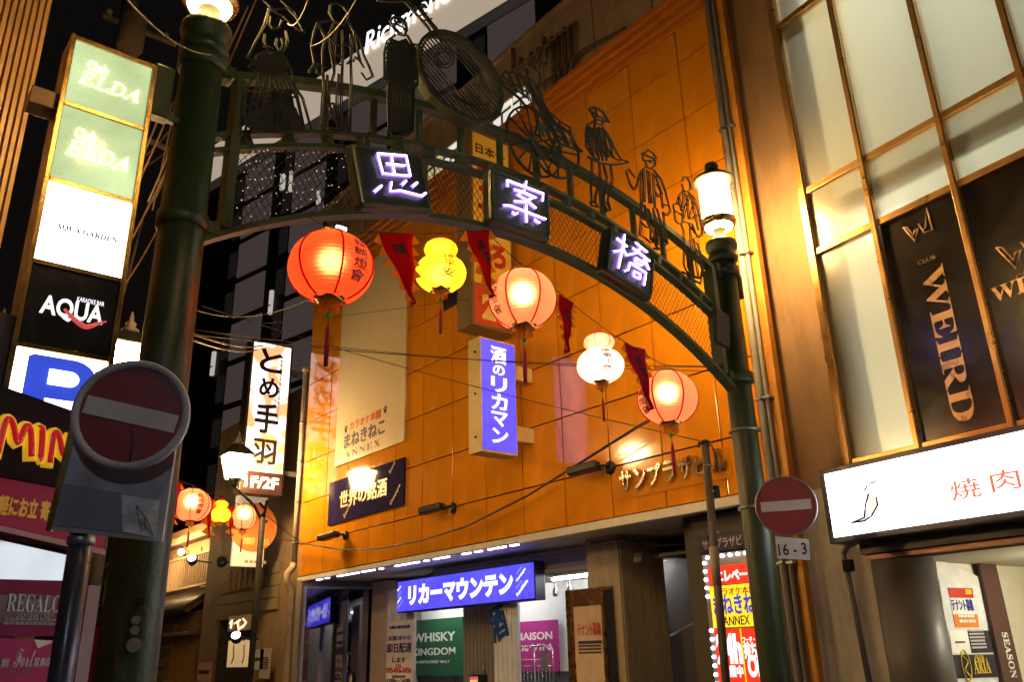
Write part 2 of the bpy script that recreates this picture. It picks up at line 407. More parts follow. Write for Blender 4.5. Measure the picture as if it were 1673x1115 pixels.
obox('box_arm', (POST_L-.17, YA-.05, 5.2), UX, UY, UZ, .10, .05, .05, green, postL)
obox('junction_box', (POST_R+.17, YA-.05, 5.62), UX, UY, UZ, .07, .08, .30, green_dk, postR, .008)
obox('speaker_panel', (POST_R-.30, YA-.08, 4.98), V3(.98,0,-.18), UY, V3(.18,0,.98), .24, .05, .42, M('perforated_black', (.015,.016,.014), rough=.6, noise=.6, nscale=90), gate, .008)
for z in (3.0, 3.85):
    lathe('strap', [(.150,z-.012),(.170,z-.01),(.170,z+.01),(.150,z+.012)], steel, postR, (POST_R, YA, 0), 32)

# ---- openwork iron figures standing on the gate, traced bars
def figure(name, label, polys, y=YA-.13, r=.0085, plates=(), double=True):
    f = bpy.data.objects.new(name, None); link(f, gate); f['label'] = label
    P = []
    for pl in polys:
        rr = r
        if isinstance(pl[0], float): rr, pl = pl[0], pl[1:]
        P.append(([PY(a, b, y) for a, b in pl], rr*1.05))
        if double and rr == r:                                       # cut plate: every line has a second contour beside it
            P.append(([PY(a+2.3+.8*math.sin(k*1.7), b+.9, y+.004) for k, (a, b) in enumerate(pl)], rr*.75))
    tubes('outline_bars', P, r, green_dk, f, 4)
    for q in plates:
        c = [PY(a, b, y) for a, b in q]; n = len(c)
        fix(mk('iron_plate', c+[p+UY*.02 for p in c], [tuple(range(n)), tuple(range(2*n-1, n-1, -1))]+[(i, (i+1) % n, n+(i+1) % n, n+i) for i in range(n)], green_dk, f))
    return f
def fan(cx, cy_, r0, r1, a0, a1, n): return [[(cx+r0*math.cos(t), cy_+r0*math.sin(t)), (cx+r1*math.cos(t), cy_+r1*math.sin(t))] for t in np.linspace(a0, a1, n)]
# woman in a flounced dress under a broad hat / parasol
dress = [[(437,20),(432,38),(420,62),(412,78),(407,88)],[(443,10),(437,20)],[(447,15),(468,12),(485,30),(496,52)],[(437,14),(460,24),(480,44),(497,53)],[(430,0),(452,20),(466,26)],[(458,0),(478,18),(497,53)],
 [(440,25),(438,38),(444,46),(456,44),(460,32)],[(432,55),(430,66),(434,74),(446,78)],[(466,50),(469,66),(464,80),(458,86)],[(452,62),(449,72),(455,82),(462,72),(459,62)],[(407,88),(402,92),(414,100),(430,88)],
 [(415,95),(405,110),(425,118),(448,112),(470,118)],[(440,80),(420,88),(412,102)],[(460,86),(468,100),(474,112)],[(430,75),(445,84),(462,84)]]
dress += [[(440+dx*.5, 84),(440+dx, 112)] for dx in (-18,-10,-2,6,14,22,30)]
dress += [[(436+4*k-10, 112),(424+9*k-12, 160),(414+12*k-14, 212)] for k in range(10)]
dress += [[(402,172),(412,170),(424,164),(440,166)],[(400,185),(418,188),(440,178),(462,182)],[(398,196),(430,196),(470,192),(488,196)],[(412,206),(440,212),(470,212),(490,206)],[(474,112),(480,140),(488,170),(497,210)],[(415,118),(400,150),(398,190),(405,200)],[(420,140),(440,150),(470,146)],[(410,158),(440,160),(482,158)],[(400,200),(412,214),(450,217),(497,212)]]
dress += [[(450+6*math.cos(t)*k/3, 158+7*math.sin(t)*k/3) for t in np.linspace(0, 5.5, 8)] for k in (1,2,3)]
dress += [[(444+4*k,150),(452+5*k,210)] for k in range(8)] + [[(428+3*k,186),(420+5*k,214)] for k in range(9)]
figure('dress_woman_figure', 'iron openwork woman in flounced dress at the near end of the arch', dress, r=.0065, plates=[[(414,180),(440,172),(470,168),(484,176),(492,196),(497,212),(450,216),(414,212),(404,198)],[(430,92),(448,86),(464,92),(472,114),(448,108),(424,116),(410,104)]])
man = [[(543,30),(537,20),(539,8),(548,4),(560,10),(568,22),(568,32),(560,40),(548,36),(543,30)],[(540,32),(518,36),(513,50),(508,76),(513,104),(518,108)],[(518,36),(530,60),(526,84),(527,118)],[(568,34),(578,52),(588,66),(594,90),(602,108),(608,124),(598,130),(590,118)],[(578,52),(580,72),(588,100),(594,110)],[(545,36),(535,60),(542,95),(545,118)],[(552,40),(546,60),(545,118)],[(558,48),(559,80),(558,118)],[(572,56),(574,78),(572,98),(566,104)],[(513,104),(506,114),(504,118)],[(513,104),(526,106),(532,110)],[(514,108),(516,120),(526,122)],
 [(538,60),(548,72),(560,76)],[(543,86),(558,93)],[(545,102),(558,106)],[(560,72),(574,76)],[(527,118),(529,160),(524,206),(548,210)],[(545,118),(536,150),(537,168),(546,198)],[(558,118),(556,160),(558,210)],[(572,98),(573,150),(568,214)],[(527,150),(535,170),(545,168)],[(545,170),(552,205),(568,214)],[(524,206),(530,214),(548,216),(568,216)],[(553,120),(549,160),(550,212)],[(534,122),(533,160),(534,206)],[(588,100),(580,92),(576,100)],(.014,(560,72),(566,71),(574,77))]
figure('coat_man_figure', 'iron openwork man in long coat with arms hanging on the arch', man, r=.0075)
priest = [[(648,48),(640,42),(637,34),(642,27),(654,28),(662,36),(664,48),(660,58),(650,56),(648,48)],[(644,32),(648,40)],[(649,30),(651,37)],[(654,31),(655,38)],[(659,35),(658,41)],[(642,38),(650,40),(658,44),(662,50)],[(640,42),(646,50),(656,54)],[(645,56),(632,66),(627,86),(627,128),(634,130)],[(664,56),(676,78),(680,100),(682,136),(674,146)],[(634,130),(633,160),(634,200),(640,212)],[(674,146),(674,180),(672,212)],[(634,212),(640,222),(664,222),(674,212)]]
priest += [[(638+4*k, 62+k*1.5),(636+4.2*k, 128),(634+4.3*k, 214)] for k in range(10)]
priest += [[(630,y),(650,y+3),(680,y+2)] for y in (70,78,86,94,102,110,118,126,134)] + [[(634,146),(674,150)],[(634,176),(674,180)]]
figure('robed_man_figure', 'iron openwork bearded man in a long robe beside the lute', priest, r=.008, plates=[[(634,72),(664,62),(676,80),(681,130),(650,134),(630,128)]])
lute_c = (752,125)
def ell(k, n=28): 
    out = []
    for t in np.linspace(0, 2*math.pi, n):
        a, b = 88*k, 52*k; c, s = math.cos(math.radians(50)), math.sin(math.radians(50)); x, y = a*math.cos(t), b*math.sin(t); out.append((lute_c[0]+x*c-y*s, lute_c[1]+x*s+y*c))
    return out
lute = [(.016,)+tuple(ell(1)), (.012,)+tuple(ell(.93)), (.014,(660,0),(700,45),(708,62)),(.014,(672,0),(712,45),(722,60)),[(664,0),(690,14)],[(668,10),(684,4)],[(676,16),(690,12)],[(684,26),(698,20)],[(690,34),(706,30)],(.014,(616,0),(640,2),(668,0)),(.014,(670,6),(694,8),(697,13)),(.02,(683,10),(712,48),(722,66))]
for d in np.arange(-44, 45, 5.2):
    c, s = math.cos(math.radians(50)), math.sin(math.radians(50)); hx = 86*math.sqrt(max(0, 1-(d/52)**2))
    if abs(d) < 14: segs = ((-hx, -30), (18, hx))
    else: segs = ((-hx, hx),)
    for x0, x1 in segs: lute.append([(lute_c[0]+x0*c-d*s, lute_c[1]+x0*s+d*c), (lute_c[0]+x1*c-d*s, lute_c[1]+x1*s+d*c)])
for k in (.25,.36): lute.append([(752-26+22*math.cos(t)*k*2, 125-30+22*math.sin(t)*k*2) for t in np.linspace(0, 2*math.pi, 16)])
lute += [[(770,130),(782,118),(790,132),(778,140),(770,130)],[(778,150),(792,140),(800,152)],[(762,142),(772,158),(786,162)],[(745,160),(770,172),(800,170)],[(735,150),(760,166),(790,182)]]
f = figure('lute_figure', 'large iron openwork lute lying over the top rail', lute, y=YA-.15, r=.008, double=False)
c_ = [PY(a, b, YA-.04) for a, b in ell(.98, 24)[:-1]]; n = len(c_)
bw = [PY(a, b, YA-.15) for a, b in ell(1.0, 24)[:-1]]
fix(mk('lute_rim', bw+[p+UY*.13 for p in bw], [(i, (i+1) % n, n+(i+1) % n, n+i) for i in range(n)], green_dk, f))
def wheel(cx, cy_, rx, ry, rot, n=14):
    c, s = math.cos(rot), math.sin(rot); out = []
    E_ = lambda t, k: (cx+rx*k*math.cos(t)*c-ry*k*math.sin(t)*s, cy_+rx*k*math.cos(t)*s+ry*k*math.sin(t)*c)
    out.append((.014,)+tuple(E_(t, 1) for t in np.linspace(0, 2*math.pi, 30)))
    for t in np.linspace(0, 2*math.pi, n, endpoint=False): out.append((.010, E_(t, .12), E_(t, .98)))
    out.append((.02,)+tuple(E_(t, .12) for t in np.linspace(0, 2*math.pi, 10)))
    return out
rick = wheel(872, 232, 62, 38, math.radians(62)) + wheel(908, 246, 48, 34, math.radians(62), 12)
rick += [(.014,(818,128),(824,117),(848,120),(866,135),(874,150)),(.014,(818,128),(826,142),(848,160),(858,172),(872,178)),[(830,120),(842,150)],[(842,120),(856,160)],[(856,128),(864,165)],[(866,138),(872,170)],[(822,125),(860,150)],[(826,134),(862,160)],(.012,(858,112),(866,150),(884,180),(900,200),(918,210),(934,220),(938,232),(946,244),(950,246)),[(864,106),(870,108),(880,118),(882,130),(878,140)],[(860,110),(862,126),(872,134)],[(878,140),(884,160),(894,180),(912,196),(930,208)],[(870,110),(874,100),(884,94),(888,90)],[(880,112),(886,98),(894,96)],[(872,134),(880,156),(890,176)],[(862,126),(868,150),(882,176)],[(884,176),(892,204),(910,228)],[(896,186),(908,206),(924,232)],[(912,198),(918,216),(930,236)],[(930,210),(934,230),(940,246)],[(878,170),(900,230),(912,250)],[(890,200),(930,240)],[(868,168),(888,224)],(.012,(900,228),(930,240),(952,248)),(.012,(872,178),(880,210),(884,232)),[(900,206),(922,222)],[(880,186),(902,214)]]
rick += [[(872+3*k,150+4*k),(884+4*k,182+4*k)] for k in range(8)]
figure('rickshaw_figure', 'iron openwork rickshaw with spoked wheels and a seated passenger', rick, r=.008)
puller = [(.016,(962,178),(972,176),(984,182),(995,200)),[(962,178),(966,186),(972,194),(985,198),(995,200)],[(966,182),(990,198)],[(972,178),(974,192)],[(971,194),(973,202),(983,204),(985,196)],[(970,197),(958,204),(956,220),(957,240),(966,252),(976,264)],[(983,206),(994,224),(1006,248),(1014,260),(1026,264)],[(962,206),(960,230),(966,250)],[(970,200),(972,230),(978,262)],[(977,206),(979,235),(984,262)],[(984,208),(988,236),(990,262)],[(980,208),(990,220),(998,240),(1000,258)],[(990,240),(1002,258),(1012,262)],[(964,210),(972,230)],(.012,(960,256),(980,266),(1000,270),(1018,268),(1027,265)),[(966,262),(966,276),(964,296),(966,330)],[(978,266),(979,290),(972,320),(972,330)],[(984,266),(990,290),(988,306),(984,330),(992,344)],[(996,268),(999,292),(996,308),(992,326),(996,342)],[(966,292),(976,294)],[(988,300),(998,306)],(.012,(964,330),(972,330),(978,338),(966,336),(964,330)),(.012,(984,330),(992,332),(998,344),(990,346),(984,330)),[(972,245),(990,248)]]
puller += [[(958+5*k,206+k),(964+6*k,252+k)] for k in range(6)]
figure('rickshaw_puller_figure', 'iron openwork rickshaw puller in a straw hat grasping the shafts', puller, r=.008)
capman = [[(1050,262),(1048,250),(1054,249),(1058,244),(1066,250),(1071,258),(1068,262),(1050,262)],(.012,(1050,252),(1070,260)),[(1053,262),(1055,272),(1062,276),(1069,270),(1069,260)],[(1058,262),(1063,266)],[(1055,272),(1046,280),(1042,290),(1040,302)],[(1040,302),(1034,310),(1028,300),(1026,292),(1022,280),(1026,276),(1032,284),(1037,290)],[(1066,276),(1078,292),(1086,312),(1092,335),(1094,345),(1088,352),(1082,346)],[(1050,276),(1051,300),(1052,330)],[(1056,278),(1058,300),(1060,332)],[(1060,280),(1060,310),(1064,332)],[(1066,282),(1067,310),(1069,340)],[(1046,282),(1046,310),(1048,340)],[(1070,286),(1078,312),(1082,340)],[(1072,300),(1080,316),(1074,322),(1070,312)],[(1082,334),(1092,336)],[(1046,330),(1046,360),(1044,384)],[(1052,334),(1058,366),(1062,372)],[(1058,340),(1066,372),(1070,398)],[(1066,340),(1070,360),(1074,400)],[(1082,346),(1086,380),(1090,398),(1084,400)],[(1072,340),(1082,376),(1086,396)],[(1046,362),(1054,370),(1062,374),(1062,392)],[(1044,384),(1052,388),(1062,396),(1066,396),(1064,386)],[(1072,380),(1082,388),(1080,404),(1072,408)],[(1073,366),(1080,370)],(.014,(1070,398),(1076,408),(1068,406))]
figure('cap_man_figure', 'iron openwork man in a cap and coat raising one hand', capman, r=.0075)
thin = [[(1113,296),(1116,288),(1121,289),(1126,298),(1127,308),(1122,314),(1116,310),(1113,300)],[(1116,310),(1108,320),(1105,332),(1099,334),(1102,360),(1108,366)],[(1124,314),(1133,324),(1140,346),(1146,374),(1146,384),(1138,388)],[(1116,312),(1114,340),(1114,362)],[(1120,316),(1122,336),(1124,356)],[(1126,316),(1118,340),(1116,356)],[(1132,326),(1130,340),(1124,358)],[(1105,332),(1114,338)],[(1102,344),(1114,352)],[(1138,350),(1128,358)],[(1110,366),(1116,362),(1130,366),(1136,380)],[(1112,366),(1116,380),(1116,432),(1120,442)],[(1126,372),(1128,400),(1130,424),(1132,450)],[(1124,366),(1140,388)],[(1116,400),(1122,420),(1124,440)],[(1132,390),(1138,420),(1146,440),(1144,456)],[(1138,396),(1146,424),(1147,452)],[(1128,410),(1136,428),(1140,452)],[(1120,442),(1128,450),(1136,454)],(.012,(1134,452),(1146,456),(1144,464),(1134,458)),(.012,(1114,444),(1122,448),(1128,456)),[(1108,320),(1112,344)],[(1127,318),(1134,350),(1140,376)]]
figure('kimono_man_figure', 'iron openwork man in a kimono beside the glowing lamp', thin, r=.007)
# ================================================================== the orange building
def rX(X, ul, ur, lr, ll):
    a, b, c, d = PX(*ul, X), PX(*ur, X), PX(*lr, X), PX(*ll, X)
    return (a[1]+d[1])/2, (b[1]+c[1])/2, (c[2]+d[2])/2, (a[2]+b[2])/2     # y at its left, y at its right, z bottom, z top
def rY(Y, ul, ur, lr, ll):
    a, b, c, d = PY(*ul, Y), PY(*ur, Y), PY(*lr, Y), PY(*ll, Y)
    return (a[0]+d[0])/2, (b[0]+c[0])/2, (c[2]+d[2])/2, (a[2]+b[2])/2
orange = M('orange_enamel_panel', (.66,.245,.010), rough=.10, noise=.08, nscale=2.5, bump=.02, bscale=3, coat=.3, spec=.5, rnd=.07, dirt=.20)
orange_dk = M('orange_joint', (.05,.018,.004), rough=.8)
orange_trim = M('orange_trim', (.50,.16,.014), rough=.4, noise=.15, dirt=.25)
tan_m = M('tan_render', (.40,.29,.22), rough=.8, noise=.14, nscale=3, bump=.2, dirt=.45)
soffit_m = M('soffit_white', (.62,.60,.60), rough=.6, noise=.08, dirt=.15)
fascia_m = M('ribbed_fascia_grey', (.34,.32,.29), rough=.6, noise=.1, dirt=.25)
dark_wall = M('dark_wall', (.07,.062,.055), rough=.7, noise=.2, dirt=.3)
beige_m = M('beige_column', (.42,.36,.25), rough=.65, noise=.12, dirt=.3)
white_wall = M('white_shop_wall', (.78,.75,.70), rough=.6, noise=.04)
cream_m = M('cream_paint', (.68,.62,.46), rough=.6, noise=.06)

XF = 9.0
ob = thing('orange_building', 'building faced with glossy orange panels above a recessed liquor shop', 'building')
box('wall', XF+.045, XF+.28, 6.02, 19.22, 3.44, 11.42, orange_dk, ob)
ys = [6.03] + [6.655+1.027*k for k in range(12)] + [19.22]
zs = [3.435, 4.18, 5.18, 6.19, 7.20, 8.21, 9.225, 10.24, 10.86]
cache = {}
for i in range(len(ys)-1):
    for j in range(len(zs)-1):
        w, h = ys[i+1]-ys[i]-.024, zs[j+1]-zs[j]-.022
        key = (round(w, 3), round(h, 3)); c = (XF+.02, (ys[i]+ys[i+1])/2, (zs[j]+zs[j+1])/2)
        if key not in cache:
            o = obox('cladding_panel', (0,0,0), UX, UY, UZ, .036, w, h, orange, ob, .004); cache[key] = o.data
        else: o = link(bpy.data.objects.new('cladding_panel', cache[key]), ob)
        o.location = c; o.rotation_euler = (0, random.gauss(0, .0022), random.gauss(0, .0022))
for k in range(4):                                                  # stepped cornice
    z = 10.865+.145*k
    box('cornice_moulding', XF-.03-.05*k, XF+.3, 6.0, 19.25, z, z+.10, orange_trim, ob, .012)
    box('cornice_groove', XF+.01-.05*k, XF+.3, 6.0, 19.25, z+.10, z+.145, orange_trim, ob)
box('upper_wall', XF+.22, XF+3.2, 6.0, 19.25, 11.45, 13.42, tan_m, ob)
for k in range(9): box('wall_joint', XF+.214, XF+.224, 7.2+1.4*k-.012, 7.2+1.4*k+.012, 11.5, 13.3, M('joint_dark', (.12,.09,.07), rough=.9), ob)
box('parapet_coping', XF+.14, XF+3.3, 5.95, 19.3, 13.42, 13.52, tan_m, ob, .01)
box('end_pilaster', XF-.10, XF+.02, PX(1222,300,XF-.1)[1], PX(1197,300,XF-.1)[1], .13, 11.9, M('pilaster_orange_brown', (.62,.27,.04), rough=.5, noise=.2, nscale=3, dirt=.35), ob, .015)
# recess: soffit, beam, end mirror wall, back walls
box('soffit', XF+.10, 13.0, 6.02, 19.22, 3.36, 3.428, soffit_m, ob)
box('fascia_edge', XF-.03, XF+.10, 6.02, 10.9, 3.30, 3.425, soffit_m, ob, .008)
box('fascia_edge', XF+.005, XF+.10, 10.9, 19.22, 3.33, 3.425, soffit_m, ob)
for k in range(5): box('fascia_slat', 10.27+.04*k, 10.6, 9.4, 15.6, 2.93+.085*k, 3.005+.085*k, fascia_m, ob, .006)
box('back_wall', 12.6, 12.75, 6.0, 19.2, .1, 3.36, dark_wall, ob)
box('end_wall', 9.0, 13.0, 18.95, 19.2, .1, 3.36, M('end_wall_grey', (.30,.27,.27), rough=.6, noise=.1, dirt=.2), ob)
mw = rY(18.9, (497,962), (605,966), (603,1115), (492,1115))
mirror = M('dark_mirror_glass', (.26,.25,.32), rough=.03, metal=1., noise=.05)
ma = math.radians(9.5); mu = V3(math.cos(ma), -math.sin(ma), 0); mn = V3(math.sin(ma), math.cos(ma), 0); mc_ = V3((mw[0]+mw[1])/2, 18.72, (mw[3]+.3)/2)
wf = obox('window', mc_, mu, mn, UZ, mw[1]-mw[0], .03, mw[3]-.3, mirror, ob)
for a, b, c, d in ((mw[0]-.06, mw[0], .25, mw[3]+.05), (mw[1], mw[1]+.05, .25, mw[3]+.05), (mw[0], mw[1], mw[3], mw[3]+.05)):
    obox('frame', V3(mc_[0], mc_[1], 0)+mu*((a+b)/2-mc_[0])+UZ*(c+d)/2, mu, mn, UZ, b-a, .08, d-c, steel, wf)
box('floor_slab', 9.9, 13.0, 6.0, 19.2, .02, .15, M('shop_floor_tile', (.30,.28,.25), rough=.35), ob)
# shop wall pieces
def shopbox(nm, X, l, r, zt, th, mat, zb=.15, par=ob, bev=0.):
    y0, y1 = PX(l, 1040, X)[1], PX(r, 1040, X)[1]
    return box(nm, X, X+th, min(y0, y1), max(y0, y1), zb, zt, mat, par, bev)
shopbox('shop_wall', 10.62, 606, 634, 3.3, .2, M('pinkish_wall', (.46,.36,.30), rough=.6, noise=.1, dirt=.2))
def ribbed(nm, X, l, r, zt, mat, n, zb=.15):
    y0, y1 = sorted((PX(l, 1040, X)[1], PX(r, 1040, X)[1])); b = shopbox(nm, X, l, r, zt, .06, mat, zb)
    for k in range(n):
        y = y0+(y1-y0)*(k+.5)/n
        box('rib', X-.018, X+.002, y-(y1-y0)/n*.36, y+(y1-y0)/n*.36, zb, zt, mat, b, .004)
    return b
ribbed('notice_pillar', 10.3, 632, 676, 3.0, M('pillar_grey_white', (.52,.52,.52), rough=.5), 5)
ribbed('ribbed_divider', 11.0, 757, 812, 3.0, M('divider_brown', (.26,.22,.18), rough=.6), 9)
ribbed('white_pillar', 10.3, 807, 846, 3.0, M('pillar_white', (.66,.70,.72), rough=.5), 5)
box('interior_wall', 12.3, 12.4, 8.8, 18.9, .15, 3.0, white_wall, ob)
box('interior_ceiling', 10.72, 12.6, 8.8, 18.9, 3.02, 3.08, white_wall, ob)
tile_d = M('dark_skirting_tile', (.05,.05,.055), rough=.3)
box('interior_skirting', 12.26, 12.3, 8.8, 18.9, .15, PX(880,1098,12.26)[2], tile_d, ob)
# square columns on the near side of the shop
cy0, cy1 = PX(1020, 1040, 9.95)[1], PX(966, 1040, 9.95)[1]
col = box('column', 9.95, 11.0, cy0, cy1, .13, 3.36, beige_m, ob)
for k in range(8):
    y = cy0+(cy1-cy0)*(k+.5)/8; box('rib', 9.935, 9.951, y-.045, y+.045, .13, 3.34, beige_m, col, .004)
for k in range(9): box('rib', 9.97+.112*k, 10.06+.112*k, cy0-.014, cy0+.001, .13, 3.34, beige_m, col, .004)
box('recess_wall', 11.3, 11.4, 6.1, 10.05, .13, 3.3, dark_wall, ob)
box('stair_wall', 9.55, 9.75, 6.1, PX(1128, 980, 9.55)[1], .13, 3.36, dark_wall, ob)
sw = box('stair_soffit', 9.8, 12.6, 6.1, 8.6, 2.9, 2.95, dark_wall, ob)
tube('handrail', [PX(1075,1052,11.8), PX(1138,1018,10.4)], .025, steel, ob)
tube('soffit_cable', [PX(965,888,9.93), PX(1018,880,9.93), PX(1060,893,9.93), PX(1130,890,9.93)], .012, cable_m, ob)

# ---- lit fluorescent tubes in the shop ceiling
tube_glow = M('fluorescent_glow', (.95,.97,1), es=60., ec=(.92,.96,1), noise=0)
for i, (x, y) in enumerate(((11.0,10.4),(11.4,12.2),(11.4,14.6),(11.5,17.6),(11.6,16.0))):
    t = thing('fluorescent_lamp', ['white fluorescent tube in the shop ceiling nearest the beige column','second white fluorescent tube above the shop counter','third white fluorescent tube above the dark shop divider','white fluorescent tube deepest over the green poster','white fluorescent tube over the magenta poster'][i], 'ceiling lamp', 'shop ceiling lamps')
    box('housing', x-.07, x+.07, y-.65, y+.65, 2.985, 3.02, white_wall, t)
    tube('tube', [(x, y-.6, 2.955), (x, y+.6, 2.955)], .028, tube_glow, t, 10)
spot_m = M('spot_silver', (.5,.5,.52), rough=.25, metal=1.)
for i, (px, py) in enumerate(((884,962),(907,968),(930,964))):
    p = PX(px, py, 11.2); t = thing('spotlight', ['dark','silver','white'][i]+' small ceiling spotlight hanging in the shop, '+['farthest','middle','nearest the orange-brown pillar'][i], 'spotlight', 'shop spotlights')
    tube('stem', [p+UZ*.16, p+UZ*.04], .012, spot_m, t); lathe('head', [(.03,.08),(.045,.06),(.05,-.06),(.042,-.075)], black if i == 0 else spot_m, t, p, 16, True, V3(.3,.2,.9))

# LED strip under the facade edge
t = thing('led_strip', 'violet white LED strip under the bottom edge of the orange wall', 'light strip')
box('channel', XF+.015, XF+.085, 10.95, 18.2, 3.312, 3.328, steel, t)
led_v = M('led_strip_glow', (.85,.80,1), es=9., ec=(.60,.54,1.), noise=0)
for k in range(22):
    y = 10.8+.335*k
    if k % 7 != 5: box('led_segment', XF+.02, XF+.08, y+.2, y+.2+random.uniform(.10,.26), 3.290, 3.311, led_v, t)

# ================================================================== signs on and around the orange building
def lit(name, rgb, es, **k): return M(name, rgb, rough=.25, es=es, ec=rgb, noise=.04, coat=.2, en=.14, **k)
white_lit = lit('white_lightbox', (.95,.95,1.), 6.0)
blue_lit = M('blue_lightbox', (.08,.08,.75), rough=.3, es=1.15, ec=(.075,.065,1.), noise=0, en=.22)
text_lit = lit('white_lit_letters', (1,1,1), 1.15)
ink = M('black_ink', (.012,.010,.02), rough=.6); ink_blue = M('navy_ink', (.03,.025,.12), rough=.5); ink_red = M('red_ink', (.5,.02,.01), rough=.5)
sign_edge = M('sign_edge_cream', (.62,.48,.24), rough=.45, noise=.1, dirt=.25)

# horizontal blue shop sign
y0, y1, zb, zt = rX(10.0, (648,949), (873,918), (873,981), (648,1003))
s = thing('shop_sign', 'long blue lit shop sign with white katakana under the orange wall', 'sign')
box('box', 10.02, 10.25, y1, y0, zb, zt, M('sign_case_navy', (.01,.01,.05), rough=.4), s, .006)
box('face', 10.005, 10.022, y1+.03, y0-.03, zb+.03, zt-.03, blue_lit, s)
W, Hh = y0-y1, zt-zb
text('リカーマウンテン', (10.004, y0-W*.10, zb+Hh*.19), -UY, UZ, W*.77, Hh*.62, text_lit, s, bold=.06)
for k, (tx, sz) in enumerate((('Wine',.035),('Champagne',.06),('brandy',.05),('Rum&Sake',.05))):
    a = math.radians(38); u = -UY*math.cos(a)+UZ*math.sin(a); v = UY*math.sin(a)*1.0+UZ*math.cos(a)
    text(tx, (10.003, y0-W*(.895-.0*k), zb+Hh*(.66-.18*k)), u, v, W*.105, Hh*.10, M('pale_blue_ink', (.4,.45,1), es=.4) if k in (0,2) else text_lit, s, keep=True, bold=.01)
    text(['Rum','Wine','brandy','Champagne'][k], (10.003, y0-W*(.012), zb+Hh*(.66-.19*k)), u, v, W*.075, Hh*.09, M('pale_blue_ink') if k in (1,3) else text_lit, s, keep=True)
# blue vertical sign 酒のリカマン
YS = 10.35
x0, x1, zb, zt = rY(YS, (787,550), (842,566), (845,742), (786,737))
s = thing('vertical_sign', 'blue lit vertical sign with white characters projecting from the orange wall', 'sign')
dep = YS*0+ (lambda d: 0.34)(0)
box('box', x0-.012, x1+.012, YS+.012, YS+dep, zb-.02, zt+.02, sign_edge, s, .006)
box('face', x0+.018, x1-.018, YS-.004, YS+.013, zb+.02, zt-.02, blue_lit, s)
vtext('酒のリカマン', (x0+(x1-x0)*.27, YS-.005, zb+(zt-zb)*.075), UX, UZ, (x1-x0)*.46, (zt-zb)*.87, text_lit, s, bold=.022, gap=.14, weights=[1.25,.75,1.1,1.15,1.05,1.05])
for k in (.22,.78): box('bracket', x1+.01, XF+.01, YS+.08, YS+.26, zb+(zt-zb)*k-.16, zb+(zt-zb)*k+.10, sign_edge, s, .01)
for k in (.12,.5,.88): lathe('screw_latch', [(.02,0),(.02,.02),(.01,.03)], black, s, (x0-.012, YS+.14, zb+(zt-zb)*k), 8, True, -UX)
# taller yellow sign with 日本一 behind the gate
YS = 10.75
x0, x1, zb, zt = rY(YS, (775,214), (832,239), (838,545), (770,525))
s = thing('vertical_sign', 'tall yellow vertical sign with red characters behind the middle neon box', 'sign')
yel = M('sign_yellow', (.72,.42,.045), rough=.4, es=.10, ec=(.9,.5,.06), noise=.08); brown_case = M('sign_case_brown', (.20,.13,.07), rough=.5, noise=.2, dirt=.4)
box('box', x0-.03, x1+.03, YS+.012, YS+.46, zb-.03, zt+.03, brown_case, s, .008)
box('face', x0+.02, x1-.02, YS-.004, YS+.013, zb+(zt-zb)*.20, zt-.02, yel, s)
lf = box('red_face', x0+.02, x1-.02, YS-.004, YS+.013, zb+.02, zb+(zt-zb)*.19, M('sign_red', (.50,.06,.02), rough=.45, es=.08), s)
Hh = zt-zb; W = x1-x0
text('日本一', (x0+W*.08, YS-.006, zb+Hh*.885), UX, UZ, W*.8, Hh*.055, ink, s, bold=.02)
vtext('十二', (x0+W*.12, YS-.006, zb+Hh*.585), UX, UZ, W*.5, Hh*.27, M('sign_char_red', (.5,.04,.02), rough=.5), s, bold=.05, gap=.2)
vtext('ろ', (x0+W*.42, YS-.006, zb+Hh*.30), UX, UZ, W*.42, Hh*.12, M('sign_char_red'), s, bold=.06)
smallprint((x0+W*.08, YS-.006, zb+Hh*.24), UX, UZ, W*.25, Hh*.04, 4, ink, s)
text('2', (x0+W*.2, YS-.006, zb+Hh*.03), UX, UZ, W*.35, Hh*.13, M('sign_char_cream', (.8,.6,.3), rough=.5), s, bold=.06)
box('bracket', x1+.03, XF+.01, YS+.1, YS+.34, zt-1.2, zt-.9, brown_case, s, .01)
box('bracket', x1+.03, XF+.01, YS+.1, YS+.34, zb+.6, zb+.9, brown_case, s, .01)

# banner board (karaoke) and navy board
y0, y1, zb, zt = rX(XF-.05, (580,432), (664,400), (663,722), (547,762))
s = thing('banner_board', 'large cream advertising board with navy hiragana on the orange wall', 'signboard')
cream_b = M('banner_cream', (.66,.55,.36), rough=.35, noise=.05, coat=.15)
y0 = PX(548,740,XF-.05)[1]
box('board', XF-.055, XF-.002, y1, y0, zb, zt, cream_b, s, .006)
O = lambda fx, fz, x=XF-.0555: V3(x, y0-(y0-y1)*fx, zb+(zt-zb)*fz)
W, Hh = y0-y1, zt-zb
text('カラオケ本舗', O(.22,.152), -UY, UZ, W*.46, Hh*.042, M('banner_red', (.6,.07,.01), rough=.5), s, bold=.03)
text('まねきねこ', O(.14,.070), -UY, UZ, W*.60, Hh*.07, M('banner_navy', (.06,.03,.10), rough=.5), s, bold=.03)
text(BOLD('ANNEX'), O(.16,.020), -UY, UZ, W*.52, Hh*.032, M('banner_navy'), s, spacing=1.2)
def paw(cx, cz, r):
    P = []
    for (dx, dz, k) in ((0,-.2,.55),(-.6,.35,.22),(-.22,.7,.24),(.22,.7,.24),(.6,.35,.22)): P.append((cx+dx*r/W, cz+dz*r/Hh, k*r))
    for fx, fz, rr in P: lathe('paw_mark', [(rr,0),(rr,.003)], ink, s, O(fx, fz), 14, False, -UX)
paw(.16,.165,.10); paw(.74,.178,.10)
